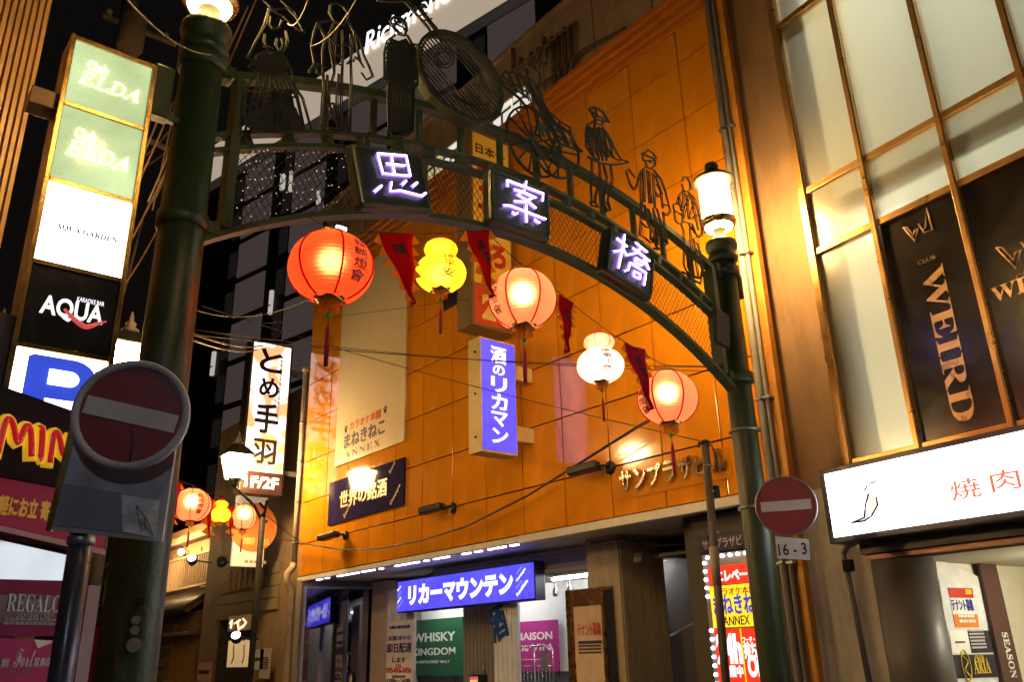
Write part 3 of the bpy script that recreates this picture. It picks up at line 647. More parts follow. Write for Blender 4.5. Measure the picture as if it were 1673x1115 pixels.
y0, y1, zb, zt = rX(XF-.04, (538,795), (660,742), (660,826), (535,860))
s = thing('navy_board', 'navy board with pale characters above a black wall lamp', 'signboard')
box('board', XF-.045, XF-.002, y1, y0, zb, zt, M('board_navy', (.030,.022,.085), rough=.06, spec=.05), s, .006)
W, Hh = y0-y1, zt-zb
text('世界の銘酒', (XF-.046, y0-W*.17, zb+Hh*.30), -UY, UZ, W*.63, Hh*.40, M('board_cream_letters', (.72,.55,.24), rough=.4), s, bold=.022)
a = math.radians(45); u = -UY*math.cos(a)+UZ*math.sin(a); v = UY*math.sin(a)+UZ*math.cos(a)
for tx, fx, fz in (('Bourbon',.25,.06),('Champagne',.86,.05),('Wine',.50,.78),('Brandy',.84,.72)): text(tx, (XF-.046, y0-W*fx, zb+Hh*fz), u, v, .5, .10, M('board_gold', (.4,.24,.08), rough=.5), s, keep=True, shear=.2)
# small dark wall grille seen between the yellow lantern and the sign
y0, y1, zb, zt = rX(XF-.03, (724,480), (751,466), (751,493), (724,507))
s = thing('wall_vent', 'small dark grille on the orange wall behind the yellow lantern', 'vent')
box('frame', XF-.03, XF-.001, y1, y0, zb, zt, M('vent_dark', (.02,.02,.025), rough=.5), s)
for k in range(5): box('slat', XF-.05, XF-.03, y1+.03, y0-.03, zb+.05+(zt-zb-.1)*k/5, zb+.09+(zt-zb-.1)*k/5, black, s)

# chrome building name
s = thing('building_name_letters', 'row of chrome katakana letters mounted low on the orange wall', 'lettering')
chrome = M('chrome_letters', (.75,.62,.42), rough=.12, metal=1., noise=.05)
box('backing_strip', XF-.012, XF-.0005, PX(1197,770,XF)[1], PX(1003,815,XF)[1], PX(1100,800,XF)[2], PX(1100,775,XF)[2]+.18, orange, s)
nm = 'サンプラザビル'; ya, yb = PX(1018,800,XF)[1], PX(1196,765,XF)[1]; zc = PX(1100,789,XF)[2]
for k, ch in enumerate(nm):
    w = (ya-yb)/len(nm); text(ch, (XF-.03, ya-w*k-w*.06, zc), -UY, UZ, w*.80, .30, chrome, s, 'letter', .05, .02)

# black wall floodlights
for i, (px, py, lb) in enumerate(((566,876,'black wall lamp lowest, under the navy board'),(741,831,'black wall lamp under the vertical signs'),(998,765,'black wall lamp beside the chrome letters'))):
    p = PX(px, py, XF); t = thing('wall_floodlight', lb, 'wall lamp', 'black wall lamps along the orange facade')
    lathe('base', [(.10,0),(.10,.04),(.06,.07)], black, t, p, 16, True, -UX)
    q = p + V3(-.22, .10, .03); tube('arm', [p, p+V3(-.1,.0,.02), q], .025, black, t)
    ax = V3(-.35,.9,-.12); ax /= np.linalg.norm(ax)
    obox('head', q+ax*.20, ax, np.cross(UZ, ax)/np.linalg.norm(np.cross(UZ, ax)), np.cross(ax, np.cross(UZ, ax)/np.linalg.norm(np.cross(UZ, ax))), .50, .22, .13, black, t, .03)

# drain pipes
pipe_w = M('drain_pipe_white', (.62,.50,.40), rough=.4, noise=.15, dirt=.3)
t = thing('drain_pipe', 'white drain pipe with a round cap at the far edge of the orange wall', 'pipe')
yP = 19.42; x_ = PY(500,610,yP)[0]
zt_ = PY(500,606,yP)[2]; ze = PY(480,930,yP)[2]
tube('pipe', [(x_, yP, ze+.1), (x_, yP, zt_)], .07, pipe_w, t, 12)
lathe('cap', [(.08,-.04),(.10,0),(.10,.05),(.06,.10),(.02,.12)], pipe_w, t, (x_, yP, zt_), 16)
tube('elbow', [(x_, yP, ze+.12), (x_-.04, yP, ze), (x_-.15, yP, ze-.12), (x_-.15, yP, ze-.3), (x_-.04, yP, ze-.42), (x_, yP, ze-.5), (x_, yP, .1)], .085, pipe_w, t, 12)
for k in range(4): lathe('clip', [(.085,-.03),(.085,.03)], steel, t, (x_, yP, ze+.6+k*1.0), 12)
bulb_m = M('pearl_bulb', (.55,.50,.48), rough=.25)
for k in range(9): lathe('bulb', [(.02,-.05),(.055,-.02),(.06,.02),(.04,.055),(.01,.07)], bulb_m, t, (x_+.17, yP-.12, 2.75-.2*k), 12)
for i, (px, lb) in enumerate(((1171,'grey drain pipe nearest the orange panels'),(1178,'thin grey conduit beside the far gate post'))):
    y = PX(px, 130, XF-.15)[1]-i*.02; t = thing('conduit', lb, 'pipe', 'pipes at the near corner of the orange wall')
    tube('pipe', [(XF-.15, y-.02, .2), (XF-.15, y-.02, 11.6)], .05-.02*i, M('conduit_grey', (.34,.32,.31), rough=.45, noise=.2, dirt=.4), t, 10)
    for z in (2.5, 4.5, 6.5, 8.5): box('saddle', XF-.21, XF-.03, y-.09, y+.05, z, z+.03, steel, t)

# edge-on rooftop letters frame on the tan wall
t = thing('wall_letter_frame', 'dark rusty bars standing off the tan upper wall', 'sign frame')
rust = M('rusted_dark', (.10,.065,.045), rough=.8, noise=.4, bump=.3)
for k, (a, b) in enumerate((((838,115),(838,80)),((851,95),(850,112)),((868,85),(866,108)),((880,78),(878,100)),((890,62),(888,104)),((902,60),(905,140)),((912,55),(914,142)),((922,44),(924,138)),((932,40),(936,132)))):
    tube('bar', [PX(*a, XF+.02), PX(*b, XF+.02)], .045, rust, t, 6)
tube('rail', [PX(835,118,XF+.0), PX(872,90,XF+.0), PX(940,35,XF+.0)], .03, rust, t, 6)
tube('rail', [PX(880,142,XF+.0), PX(955,80,XF+.0), PX(1022,45,XF+.0)], .025, rust, t, 6)

# ================================================================== shop-front boards and posters
def boardX(name, label, cat, X, ul, ur, lr, ll, mat, th=.02, par=None, zmin=None):
    y0, y1, zb, zt = rX(X, ul, ur, lr, ll)
    if zmin is not None: zb = zmin
    t = thing(name, label, cat); box('board', X, X+th, y1, y0, zb, zt, mat, t, .003)
    return t, (lambda fx, fz: V3(X-.001, y0-(y0-y1)*fx, zb+(zt-zb)*fz)), y0-y1, zt-zb
poster_txt = M('poster_white', (.85,.82,.72), rough=.5)
t, O, W, Hh = boardX('poster', 'dark green poster lettered in white inside the shop', 'poster', 12.2, (676,1013), (756,1011), (756,1104), (676,1107), M('poster_green', (.012,.085,.035), rough=.4))
O0 = O
y0 = PX(656,1060,12.2)[1]
text('WHISKY', O(-.02,.60), -UY, UZ, W*.88, Hh*.16, poster_txt, t, bold=.02); text('KINGDOM', O(-.02,.36), -UY, UZ, W*.88, Hh*.13, poster_txt, t, bold=.02)
text('100 DISTILLERIES\' MALT', O(.0,.22), -UY, UZ, W*.75, Hh*.05, poster_txt, t, bold=.015)
box('board_side', 12.205, 12.22, PX(676,1060,12.2)[1], PX(668,1060,12.2)[1]+.1, PX(700,1104,12.2)[2], PX(700,1012,12.2)[2], M('poster_green'), t)
t, O, W, Hh = boardX('poster', 'magenta wine poster lettered in white inside the shop', 'poster', 12.2, (838,1017), (911,1014), (914,1096), (838,1100), M('poster_magenta', (.42,.02,.20), rough=.35))
text('MAISON', O(.08,.62), -UY, UZ, W*.80, Hh*.155, poster_txt, t, bold=.02); text(SCRI('Du'), O(.16,.40), -UY, UZ, W*.20, Hh*.11, poster_txt, t); text('VIN', O(.42,.40), -UY, UZ, W*.42, Hh*.14, poster_txt, t, bold=.02)
smallprint(O(.12,.22), -UY, UZ, W*.6, Hh*.025, 1, poster_txt, t)
t, O, W, Hh = boardX('notice_board', 'narrow white notice with navy delivery writing on shop pillar', 'notice', 10.26, (633,1016), (674,1014), (674,1115), (631,1115), M('notice_white', (.62,.60,.60), rough=.5), zmin=.9)
zt_ = PX(650,1015,10.26)[2]; yL = PX(632,1050,10.26)[1]; yR = PX(674,1050,10.26)[1]; W = yL-yR
for tx, py, hh, mt, fx in (('近隣の飲食店様',1027,.075,ink_blue,.8),('お酒1本から',1046,.10,ink_blue,.85),('即日配達',1066,.20,ink_blue,.95),('します',1082,.10,ink_blue,.5),('TEL',1090,.06,ink_red,.25),('095-816-3456',1099,.11,ink_red,.95),('営業時間',1107,.05,ink_blue,.5),('15時〜26時',1116,.10,ink_blue,.9)):
    z = PX(650, py, 10.26)[2]; text(tx, (10.255, yL-W*(1-fx)/2, z-.02), -UY, UZ, W*fx, hh, mt, t, bold=.02)
p = PX(808,1055,10.27); t = thing('sticker_character', 'blue tilted kanji cut-out fixed on the white ribbed pillar', 'lettering')
a = math.radians(20); text('酒', p, -UY*math.cos(a)+UZ*math.sin(a), UY*math.sin(a)+UZ*math.cos(a), .50, .66, M('cutout_blue', (.015,.07,.30), rough=.4), t, 'character', .02, .025)
# tenant board on a copper-framed pillar
t, O, W, Hh = boardX('tenant_board', 'copper framed pillar panel with pale tenant notice', 'notice', 9.88, (938,992), (984,990), (988,1115), (941,1115), M('tenant_cream', (.66,.50,.38), rough=.4), zmin=.6)
yl, yr = PX(928,1040,9.90)[1], PX(1004,1040,9.90)[1]; zt_ = PX(960,962,9.9)[2]
copper = M('copper_panel', (.45,.22,.12), rough=.25, metal=.8, noise=.15)
pil = box('pillar', 9.90, 10.2, yr, yl, .13, zt_, copper, t, .01)
ydk = PX(992,1040,9.89)[1]; box('dark_strip', 9.885, 9.90, yr-.02, ydk, .13, zt_-.05, M('dark_gloss_strip', (.03,.03,.05), rough=.1), t)
for f1, f2 in ((928,934),(986,991)): box('steel_edge', 9.86, 9.91, PX(f2,1040,9.88)[1], PX(f1,1040,9.88)[1], .13, zt_, brass, t)
yL, yR = PX(944,1040,9.87)[1], PX(982,1040,9.87)[1]
box('print_band', 9.870, 9.879, yR, yL, PX(960,1053,9.87)[2], PX(960,1048,9.87)[2], ink_blue, t)
smallprint((9.874, yL, PX(960,1070,9.87)[2]), -UY, UZ, yL-yR, .15, 3, ink, t)
for tx, py, hh, mt in (('テナント募集',1040,.20,ink_red),):
    text(tx, (9.874, yL, PX(960, py, 9.87)[2]), -UY, UZ, yL-yR, hh, mt, t, bold=.01)
# wire trolley in front of the magenta poster
t = thing('roll_trolley', 'tall silver wire trolley standing before the magenta poster', 'trolley')
c = [PX(845,1115,11.0), PX(905,1115,11.0)]; ztop = PX(875,1057,11.0)[2]
ya, yb = c[0][1], c[1][1]; chm = M('trolley_chrome', (.6,.6,.62), rough=.25, metal=1.)
tube('hoop', [(11.0, ya, .25), (11.0, ya, ztop-.08), (11.0, ya-.06, ztop), (11.0, yb+.06, ztop), (11.0, yb, ztop-.08), (11.0, yb, .25)], .018, chm, t, 8)
tube('post', [(11.0, (ya+yb)/2, .25), (11.0, (ya+yb)/2, ztop)], .014, chm, t, 6)
for k in range(1,4): tube('bar', [(11.0, ya, ztop-.35*k), (11.0, yb, ztop-.35*k)], .012, chm, t, 6)
for k in range(1,10): tube('wire', [(11.0, ya+(yb-ya)*k/10, .3), (11.0, ya+(yb-ya)*k/10, ztop-.35)], .005, chm, t, 4)
for y in (ya, yb): lathe('caster', [(.07,-.02),(.07,.02)], black, t, (11.0, y, .215), 14, True, UY)
box('deck', 10.7, 11.3, yb, ya, .28, .31, chm, t)
box('tag_plate', 10.96, 10.985, yb+.10, yb+.32, ztop-.42, ztop-.12, M('tag_grey', (.2,.2,.2), rough=.5), t)
# till screen at the bottom edge
t = thing('till_monitor', 'small lit till screen in black housing inside the shop', 'monitor'); p = PX(778,1112,10.9)
box('housing', 10.9, 11.0, p[1]-.28, p[1]+.24, p[2]-.42, p[2]+.10, black, t, .01); box('screen', 10.89, 10.901, p[1]-.05, p[1]+.20, p[2]-.36, p[2]+.06, lit('till_yellow', (.9,.75,.1), .7), t)
box('screen_band', 10.885, 10.891, p[1]-.05, p[1]+.20, p[2]+.0, p[2]+.06, lit('till_red', (.8,.1,.25), .6), t)
tube('antenna', [(10.95, p[1]-.2, p[2]+.1), (10.95, p[1]-.2, p[2]+.36)], .02, steel, t); box('counter', 10.7, 11.4, p[1]-.8, p[1]+1.2, .15, p[2]-.42, dark_wall, t)

# LED-framed elevator sign board right of the shop
XE = 9.12
t = thing('elevator_sign', 'red and yellow lit karaoke board framed by white LEDs', 'sign')
yl, yr = PX(1163,1000,XE)[1], PX(1246,1000,XE)[1]; zt_ = PX(1185,913,XE)[2]; zb = .7
box('case', XE+.01, XE+.16, yr, yl+.08, zb, zt_+.08, M('case_silver', (.35,.34,.36), rough=.35, metal=.6), t, .01)
def band(nm, pa, pb, mat):
    a = PX(1190, pa, XE)[2]; b = PX(1190, pb, XE)[2] if pb else zb+.03
    return box(nm, XE, XE+.012, yr, yl, b, a, mat, t), a, b
l_red, l_yel = lit('led_red', (.80,.035,.015), 1.0), lit('led_yellow', (1.,.70,.02), 1.0)
for nm, pa, pb, mt in (('red_band',924,955,l_red),('yellow_band',957,1026,l_yel),('lower_band',1029,None,l_red)): band(nm, pa, pb, mt)
W = yl-yr; q = lambda fx, py: V3(XE-.002, yl-W*fx, PX(1190, py, XE)[2])
text('エレベーター', q(.16,951), -UY, UZ, W*.95, .15, text_lit, t, bold=.04)
text('カラオケ本舗', q(.12,974), -UY, UZ, W*.80, .10, M('banner_red'), t, bold=.02)
text('まねきねこ', q(.05,1005), -UY, UZ, W*1.0, .24, lit('led_blue', (.06,.08,.7), .6), t, bold=.03)
text('ANNEX', q(.22,1023), -UY, UZ, W*.52, .11, ink, t, bold=.01)
text('24h', q(.02,1086), -UY, UZ, W*.50, .36, text_lit, t, bold=.05); text('営業中', q(.10,1108), -UY, UZ, W*.4, .14, text_lit, t, bold=.04)
text('フード・ドリンク', q(.56,1052), -UY, UZ, W*.5, .07, text_lit, t, bold=.03); text('持ち込み', q(.56,1078), -UY, UZ, W*.5, .20, text_lit, t, bold=.04); text('OK', q(.60,1108), -UY, UZ, W*.36, .26, text_lit, t, bold=.05)
box('divider', XE-.006, XE+.001, yl-W*.545, yl-W*.525, zb, PX(1190,1029,XE)[2], l_yel, t)
ledw = lit('led_white_dot', (.93,.93,1), 6.)
for k in range(17):
    z = zt_-.03-.105*k
    if k in (5,6,7): continue
    lathe('led', [(.012,-.012),(.024,0),(.022,.012),(.006,.02)], ledw, t, (XE-.005, yl+.04, z), 10, True, -UX)
for k in range(7): lathe('led', [(.012,-.012),(.024,0),(.022,.012),(.006,.02)], ledw, t, (XE-.005, yl-.02-.12*k, zt_+.035), 10, True, -UX)
y0, y1, zb, zt = rX(9.3, (1141,881), (1215,866), (1217,894), (1141,909))
t = thing('name_plate_sign', 'dark blue building name plate above the LED framed board', 'sign')
box('plate', 9.30, 9.34, y1, y0, zb, zt, M('plate_navy', (.02,.022,.10), rough=.3), t, .005)
text('サンプラザビ', (9.298, y0-(y0-y1)*.10, zb+(zt-zb)*.2), -UY, UZ, (y0-y1)*.85, (zt-zb)*.6, M('plate_letters', (.55,.5,.5), rough=.5), t, bold=.01)
box('plate_wall', 9.345, 9.55, 6.05, y0+.12, .9, 3.3, dark_wall, t)
# ================================================================== the glass-fronted building on the right
plaster = M('plaster_beige_grey', (.27,.165,.09), rough=.85, noise=.14, nscale=2.5, bump=.25, bscale=60, dirt=.45)
bronze = M('bronze_mullion', (.46,.26,.09), rough=.32, metal=.75, noise=.1)
frost = bpy.data.materials.new('frosted_glass'); frost.use_nodes = True
b = frost.node_tree.nodes['Principled BSDF']; b.inputs['Base Color'].default_value = (.95,.95,.88,1); b.inputs['Roughness'].default_value = .42
b.inputs['Transmission Weight'].default_value = .9; b.inputs['IOR'].default_value = 1.25; b.inputs['Coat Weight'].default_value = .6; b.inputs['Coat Roughness'].default_value = .22
_nz = frost.node_tree.nodes.new('ShaderNodeTexNoise'); _nz.inputs['Scale'].default_value = 2.2
_bp = frost.node_tree.nodes.new('ShaderNodeBump'); _bp.inputs['Strength'].default_value = .06; frost.node_tree.links.new(_nz.outputs['Fac'], _bp.inputs['Height']); frost.node_tree.links.new(_bp.outputs[0], b.inputs['Normal'])
gb = thing('glass_building', 'glass fronted building with bronze mullions and frosted lit panes', 'building')
def rbox(name, s0, s1, z0, z1, d0, d1, mat, par=gb, bev=0.):
    c = R3((s0+s1)/2, (z0+z1)/2, (d0+d1)/2); return obox(name, c, N2, T2, UZ, abs(d1-d0), abs(s1-s0), abs(z1-z0), mat, par, bev)
sL = 5.66
zpl = SR(1320,803,8.45)[1]
rbox('end_pier', sL-.1, 7.2, zpl, 13.0, 8.45, 9.0, plaster)
rbox('pier_foot', sL-.1, 7.2, .13, zpl-.003, 8.44, 9.0, M('plaster_pale_grey', (.46,.44,.42), rough=.8, noise=.15, nscale=3, bump=.2, dirt=.55))
rbox('return_wall', sL+.02, sL+.12, zpl, 13.0, 8.06, 8.45, plaster)
scol = [sL, SR(1425,330)[0], SR(1548,240)[0], SR(1668,110)[0], SR(1668,110)[0]-1.05, SR(1668,110)[0]-2.1]
zrow = [3.45, 6.00, 6.83, 9.34, 11.9]
sR = scol[-1]
black_pane = M('black_film_glass', (.010,.007,.006), rough=.22, spec=.5, noise=0)
for i, s in enumerate(scol):
    w = .075 if i else .11
    rbox('mullion', s-w/2, s+w/2, zrow[0]-.05, 12.0, 7.93, 8.07, bronze, bev=.008)
    rbox('mullion_cap', s-w/2+.012, s+w/2-.012, zrow[0]-.05, 12.0, 7.915, 7.931, bronze)
for i in range(len(scol)-1):
    s1, s0 = scol[i]-.04, scol[i+1]+.04
    for z in zrow: rbox('transom', s0, s1, z-.04, z+.04, 7.945, 8.055, bronze, bev=.006)
    for j in range(4):
        z0, z1 = zrow[j]+.04, zrow[j+1]-.04
        if j == 0 and i >= 1: rbox('black_pane', s0, s1, z0, z1, 7.99, 8.01, black_pane)
        else: rbox('frosted_pane', s0, s1, z0, z1, 7.99, 8.005, frost)
# rooms behind the glass: floor slabs, partition, back wall, lit tubes
room_w = M('room_white', (.78,.80,.70), rough=.7, noise=.05)
rbox('room_back_wall', sR, sL, 3.3, 12, 9.0, 9.1, room_w); rbox('room_side_wall', sL-.32, sL+.03, 3.3, 12, 8.12, 9.0, M('room_side', (.45,.36,.22), rough=.7))
for z in (3.3, 6.35, 11.9): rbox('floor_slab', sR, sL, z, z+.10, 8.10, 9.0, room_w)
rbox('blind_box', sR, sL-.34, 6.45, 6.62, 8.12, 8.3, M('blind_box_tan', (.55,.38,.18), rough=.6))
glow_room = M('room_tube_glow', (.95,1,.85), es=1500., ec=(.97,1.,.87), noise=0)
for i, (s, z, d) in enumerate(((sL-.62,6.25,8.5),(sL-1.6,11.75,8.55),(sL-.7,11.75,8.5),(sL-2.5,11.75,8.55),(sL-3.2,11.75,8.6),(sL-.62,3.5,8.5))):
    t = thing('room_lamp', 'tube lamp glowing behind the frosted glass, '+['under the first floor slab','above the second tall pane','above the first tall pane','above the third tall pane','above the pane cut by the frame','at the foot of the bright pane'][i], 'lamp', 'tube lamps behind the frosted glass')
    tube('tube', [R3(s-.4, z, d), R3(s+.4, z, d)], .035, glow_room, t, 10); obox('housing', R3(s, z+(.06 if z > 4 else -.06), d), N2, T2, UZ, .12, .9, .05, white_wall, t)
# WEIRD lettering
gold = M('gold_film_letters', (.62,.38,.20), rough=.3, metal=.4)
rightv = -T2
def chevron(px0, py0, sc, par):
    s0, z0 = SR(px0, py0, 7.988); k = sc
    for poly in ([(0,0),(.28,-.62),(.46,-.25),(.34,-.27),(.27,-.42),(.12,-.05),(0,0)], [(.50,-.10),(.60,-.38),(.72,-.30),(.86,.28),(.90,-.50),(.62,-.46),(.50,-.10)]):
        tube('chevron_mark', [R3(s0-x*k, z0+y*k, 7.984) for x, y in poly], .010, gold, par, 5)
sa, za = SR(1508,470,7.985)[0], SR(1535,432,7.985)[1]; zb_ = SR(1570,690,7.985)[1]
sgn = thing('club_sign', 'gold vertical lettering on the black pane beside the bright frosted pane', 'sign')
text(BOLD('WEIRD'), R3(SR(1512,480,7.985)[0], za, 7.985), -UZ, rightv, za-zb_, .24, gold, sgn, ext=.006)
chevron(1476, 372, .34, sgn); text('CLUB', R3(SR(1500,432,7.985)[0], SR(1500,434,7.985)[1], 7.985), rightv, UZ, .20, .045, M('gold_dim', (.25,.15,.07), rough=.4), sgn)
sgn = thing('club_sign', 'gold lettering on the black pane cut off by the picture edge', 'sign')
chevron(1628, 405, .46, sgn); text(BOLD('WEIRD'), R3(SR(1622,492,7.985)[0], SR(1622,496,7.985)[1], 7.985), rightv, UZ, .85, .15, gold, sgn, ext=.006); text('CLUB', R3(SR(1660,455,7.985)[0], SR(1660,458,7.985)[1], 7.985), rightv, UZ, .25, .05, M('gold_dim'), sgn)
# white grill sign box
D = 7.62
s0, zt = SR(1347,776,D); s1, zb = SR(1363,879,D); s0 = (s0+s1)/2
sgn = thing('lightbox_sign', 'long white lit sign with red kanji and a chilli emblem', 'sign')
rbox('case', -1.2, s0+.075, zb-.06, zt+.06, D+.010, D+.34, M('case_dark', (.025,.02,.03), rough=.4), sgn, .008)
rbox('face', -1.17, s0, zb, zt, D-.003, D+.016, white_lit, sgn)
redl = M('red_print_pale', (.75,.20,.12), es=.7, ec=(.9,.22,.12), rough=.5); inkp = M('print_navy', (.02,.02,.06), rough=.5)
for ch, a, bb in (('焼',(1556,820),(1598,778)),('肉',(1622,806),(1662,763))):
    sa, za = SR(*a, D-.004); sb, zb2 = SR(*bb, D-.004); text(ch, R3(sa, za, D-.004), rightv, UZ, sa-sb, zb2-za, redl, sgn, 'character', .003, .012)
def loop(pts, r, mat, nm): return tube(nm, [R3(*SR(a, bb, D-.006), D-.006) for a, bb in pts], r, mat, sgn, 5)
c = [R3(*SR(a, bb, D-.004), D-.004) for a, bb in ((1391,855),(1410,845),(1419,826),(1417,812),(1424,806),(1433,812),(1434,822),(1428,838),(1412,851))]
mk('chilli_body', c, [tuple(range(len(c)))], M('chilli_cream', (.9,.8,.72), es=1.0, ec=(.95,.86,.80), rough=.5), sgn)
loop([(1391,855),(1412,846),(1414,826),(1419,806)], .011, inkp, 'chilli_outline'); loop([(1391,855),(1412,852),(1424,844),(1434,826),(1432,812)], .011, inkp, 'chilli_outline'); loop([(1412,802),(1416,796),(1414,790),(1424,790),(1432,786)], .010, inkp, 'chilli_stalk'); loop([(1424,794),(1420,800),(1416,804)], .005, inkp, 'chilli_stalk')
smallprint(R3(SR(1460,830,D-.004)[0], SR(1460,830,D-.004)[1], D-.004), rightv, UZ, .55, .20, 2, M('faint_print', (.85,.84,.86), es=1.25, ec=(.93,.92,.95)), sgn)
# underside, beam and the entrance recess
rbox('sign_beam', -1.2, 5.62, zb-.18, zb-.07, 7.85, 8.25, M('beam_dark', (.05,.035,.03), rough=.5)); rbox('copper_soffit', -1.2, 5.6, zb-.235, zb-.185, 7.9, 8.3, M('soffit_copper', (.30,.15,.09), rough=.4, metal=.5))
rbox('side_wall', 5.35+.01, 5.6, .13, zb-.24, 8.05, 11.0, cream_m)
zc_ = zb-.25
lathe('round_column', [(.30,.13),(.30,zc_)], M('column_steel_grey', (.12,.11,.105), rough=.5, metal=.2, noise=.1), gb, R3(5.35, 0, 8.12), 40)
ps = T2*5.34
def PS(px, py, off=0.): return PP(px, py, T2*(5.34-off), T2)
def sboard(nm, px4, mat, par, th=.03, off=0.): return slab(nm, [PS(*q, off) for q in px4], th, mat, par, back=T2)
rbox('recess_back', 1.0, 5.35, .13, 2.5, 11.0, 11.1, cream_m); rbox('recess_ceiling', 1.0, 5.35, 2.40, 2.48, 8.05, 11.0, cream_m)
rbox('recess_floor', 1.0, 5.6, .14, .16, 8.0, 11.0, M('recess_tile', (.4,.36,.3), rough=.3)); rbox('near_jamb', .8, 1.2, .13, 2.5, 8.0, 11.0, cream_m)
t = thing('recess_lamp', 'round ceiling lamp in the cream entrance recess', 'ceiling lamp'); lathe('glass', [(.03,-.22),(.12,-.18),(.17,-.08),(.18,.02)], M('recess_lamp_glow', (1,.95,.8), es=110., ec=(1,.93,.72), noise=0), t, R3(3.9, 2.37, 9.2), 24)
lathe('rim', [(.19,-.02),(.20,.03)], steel, t, R3(3.9, 2.37, 9.2), 24)
t = thing('directory_board', 'white tenant directory on the cream entrance wall', 'notice board')
sboard('backing', [(1578,1320),(1668,1320),(1602,945),(1528,912)], M('board_white', (.70,.68,.62), rough=.35), t, .02, .03)
sboard('panel', [(1590,1320),(1660,1320),(1600,958),(1534,948)], M('board_panel_white', (.74,.76,.74), rough=.2), t, .02, .055)
sboard('side_column', [(1525,1320),(1574,1320),(1525,912),(1488,905)], M('board_side', (.60,.55,.45), rough=.5), t, .04, .045)
def patch(nm, q, mat, off=.062): return sboard(nm, q, mat, t, .004, off)
red_p, or_p = M('notice_red', (.55,.03,.02), rough=.5), M('notice_orange', (.75,.22,.02), rough=.5)
patch('notice_red', [(1552,977),(1591,978),(1589,962),(1548,961)], red_p); patch('notice_white', [(1557,1004),(1593,1004),(1591,979),(1552,978)], poster_txt); patch('notice_orange', [(1561,1026),(1600,1026),(1597,1005),(1557,1005)], or_p)
u_ = PS(1592,990)-PS(1556,990); u_[2] = 0; u_ /= np.linalg.norm(u_)
text('テナント募集', PS(1557,999,.067), u_, UZ, np.linalg.norm(PS(1592,990,.067)-PS(1557,990,.067)), .12, M('notice_blue', (.02,.03,.30), rough=.5), t, bold=.02)
patch('notice_mark', [(1578,972),(1588,972),(1587,964),(1577,964)], M('notice_yellow', (.8,.5,.05), rough=.5), .066); smallprint(PS(1568,1020,.066), u_, UZ, .3, .10, 2, poster_txt, t)
patch('plate_white', [(1556,1068),(1587,1068),(1580,1031),(1551,1031)], poster_txt); smallprint(PS(1561,1053,.066), u_, UZ, .18, .03, 1, ink, t)
patch('plate_black', [(1588,1068),(1624,1067),(1616,1031),(1581,1031)], ink); smallprint(PS(1588,1062,.067), u_, UZ, .28, .20, 6, M('print_pale', (.5,.48,.48), rough=.5), t)
patch('plate_black', [(1563,1110),(1632,1107),(1624,1070),(1556,1071)], ink); gl = M('gold_print', (.70,.50,.06), rough=.4)
text(BOLD('CLUB'), PS(1594,1084,.068), u_, UZ, .16, .07, gl, t); text(BOLD('ARIA'), PS(1593,1102,.068), u_, UZ, .30, .15, gl, t)
cc = PS(1579,1089,.070); tube('emblem_ring', [cc+u_*.075*math.cos(a)+UZ*.15*math.sin(a) for a in np.linspace(0, 2*math.pi, 24)], .007, gl, t, 5); tube('emblem_s', [cc+u_*.04*math.sin(2*a)+UZ*.14*a/3 for a in np.linspace(-3, 3, 14)], .007, gl, t, 5)
t = thing('season_strip', 'dark brown vertical strip with white lettering beside the tenant directory', 'sign')
brn = M('strip_wood_brown', (.075,.03,.022), rough=.45, noise=.25, stretch=(1,1,.1))
sboard('strip', [(1668,1250),(1702,1250),(1627,922),(1600,920)], brn, t, .03, .08)
q0, q1 = PS(1640,1034,.083), PS(1664,1112,.083)
text(BOLD('SEASON'), PS(1636,1034,.083), -UZ, u_, (q0[2]-q1[2])*.96, .11, M('season_white', (.8,.78,.74), rough=.5), t, ext=.006)
# pipes at the foot of the sign
t = thing('corner_pipe', 'grey pipe bending beneath the corner of the white sign', 'pipe')
tube('pipe', [R3(*SR(1378,905,7.9), 7.9), R3(*SR(1384,893,7.9), 7.9), R3(*SR(1400,886,7.9), 7.9), R3(*SR(1480,868,7.9), 7.9)], .03, M('conduit_grey'), t, 8)
tube('downpipe', [R3(*SR(1378,905,7.9), 7.9), R3(*SR(1420,1115,7.9), 7.9)], .03, M('conduit_grey'), t, 8)
obox('joint_box', R3(*SR(1388,925,7.9), 7.88), N2, T2, UZ, .08, .10, .12, black, t, .01)

# ================================================================== road signs
red_sign = M('sign_red_reflective', (.24,.022,.030), rough=.45, noise=.12, dirt=.25); bar_sign = M('sign_white_grey', (.60,.57,.60), rough=.5, noise=.1, dirt=.25)
def no_entry(c, nrm, label, roll=0., back=None, barmat=bar_sign, k=1.):
    t = thing('no_entry_sign', label, 'road sign', 'no entry signs'); n = np.array(nrm, float); n /= np.linalg.norm(n)
    r = np.cross(UZ, n); r /= np.linalg.norm(r); u = np.cross(n, r)
    lathe('rim', ([(.288*k,-.012),(.302*k,-.012),(.306*k,.004),(.302*k,.018),(.292*k,.018)] if back is None else [(.262*k,-.012),(.302*k,-.022),(.308*k,.008),(.300*k,.026),(.268*k,.022),(.262*k,.006)]), steel if back is None else grey_paint, t, c, 56, True, n, False)
    lathe('disc', [(.290*k,-.006),(.290*k,.008)], red_sign, t, c, 56, False, n)
    a = math.radians(roll); r2 = r*math.cos(a)+u*math.sin(a); u2 = -r*math.sin(a)+u*math.cos(a)
    obox('bar', np.array(c)+n*.010, r2, u2, n, .49*k, .10*k, .005, barmat, t)
    return t, n, r2, u2
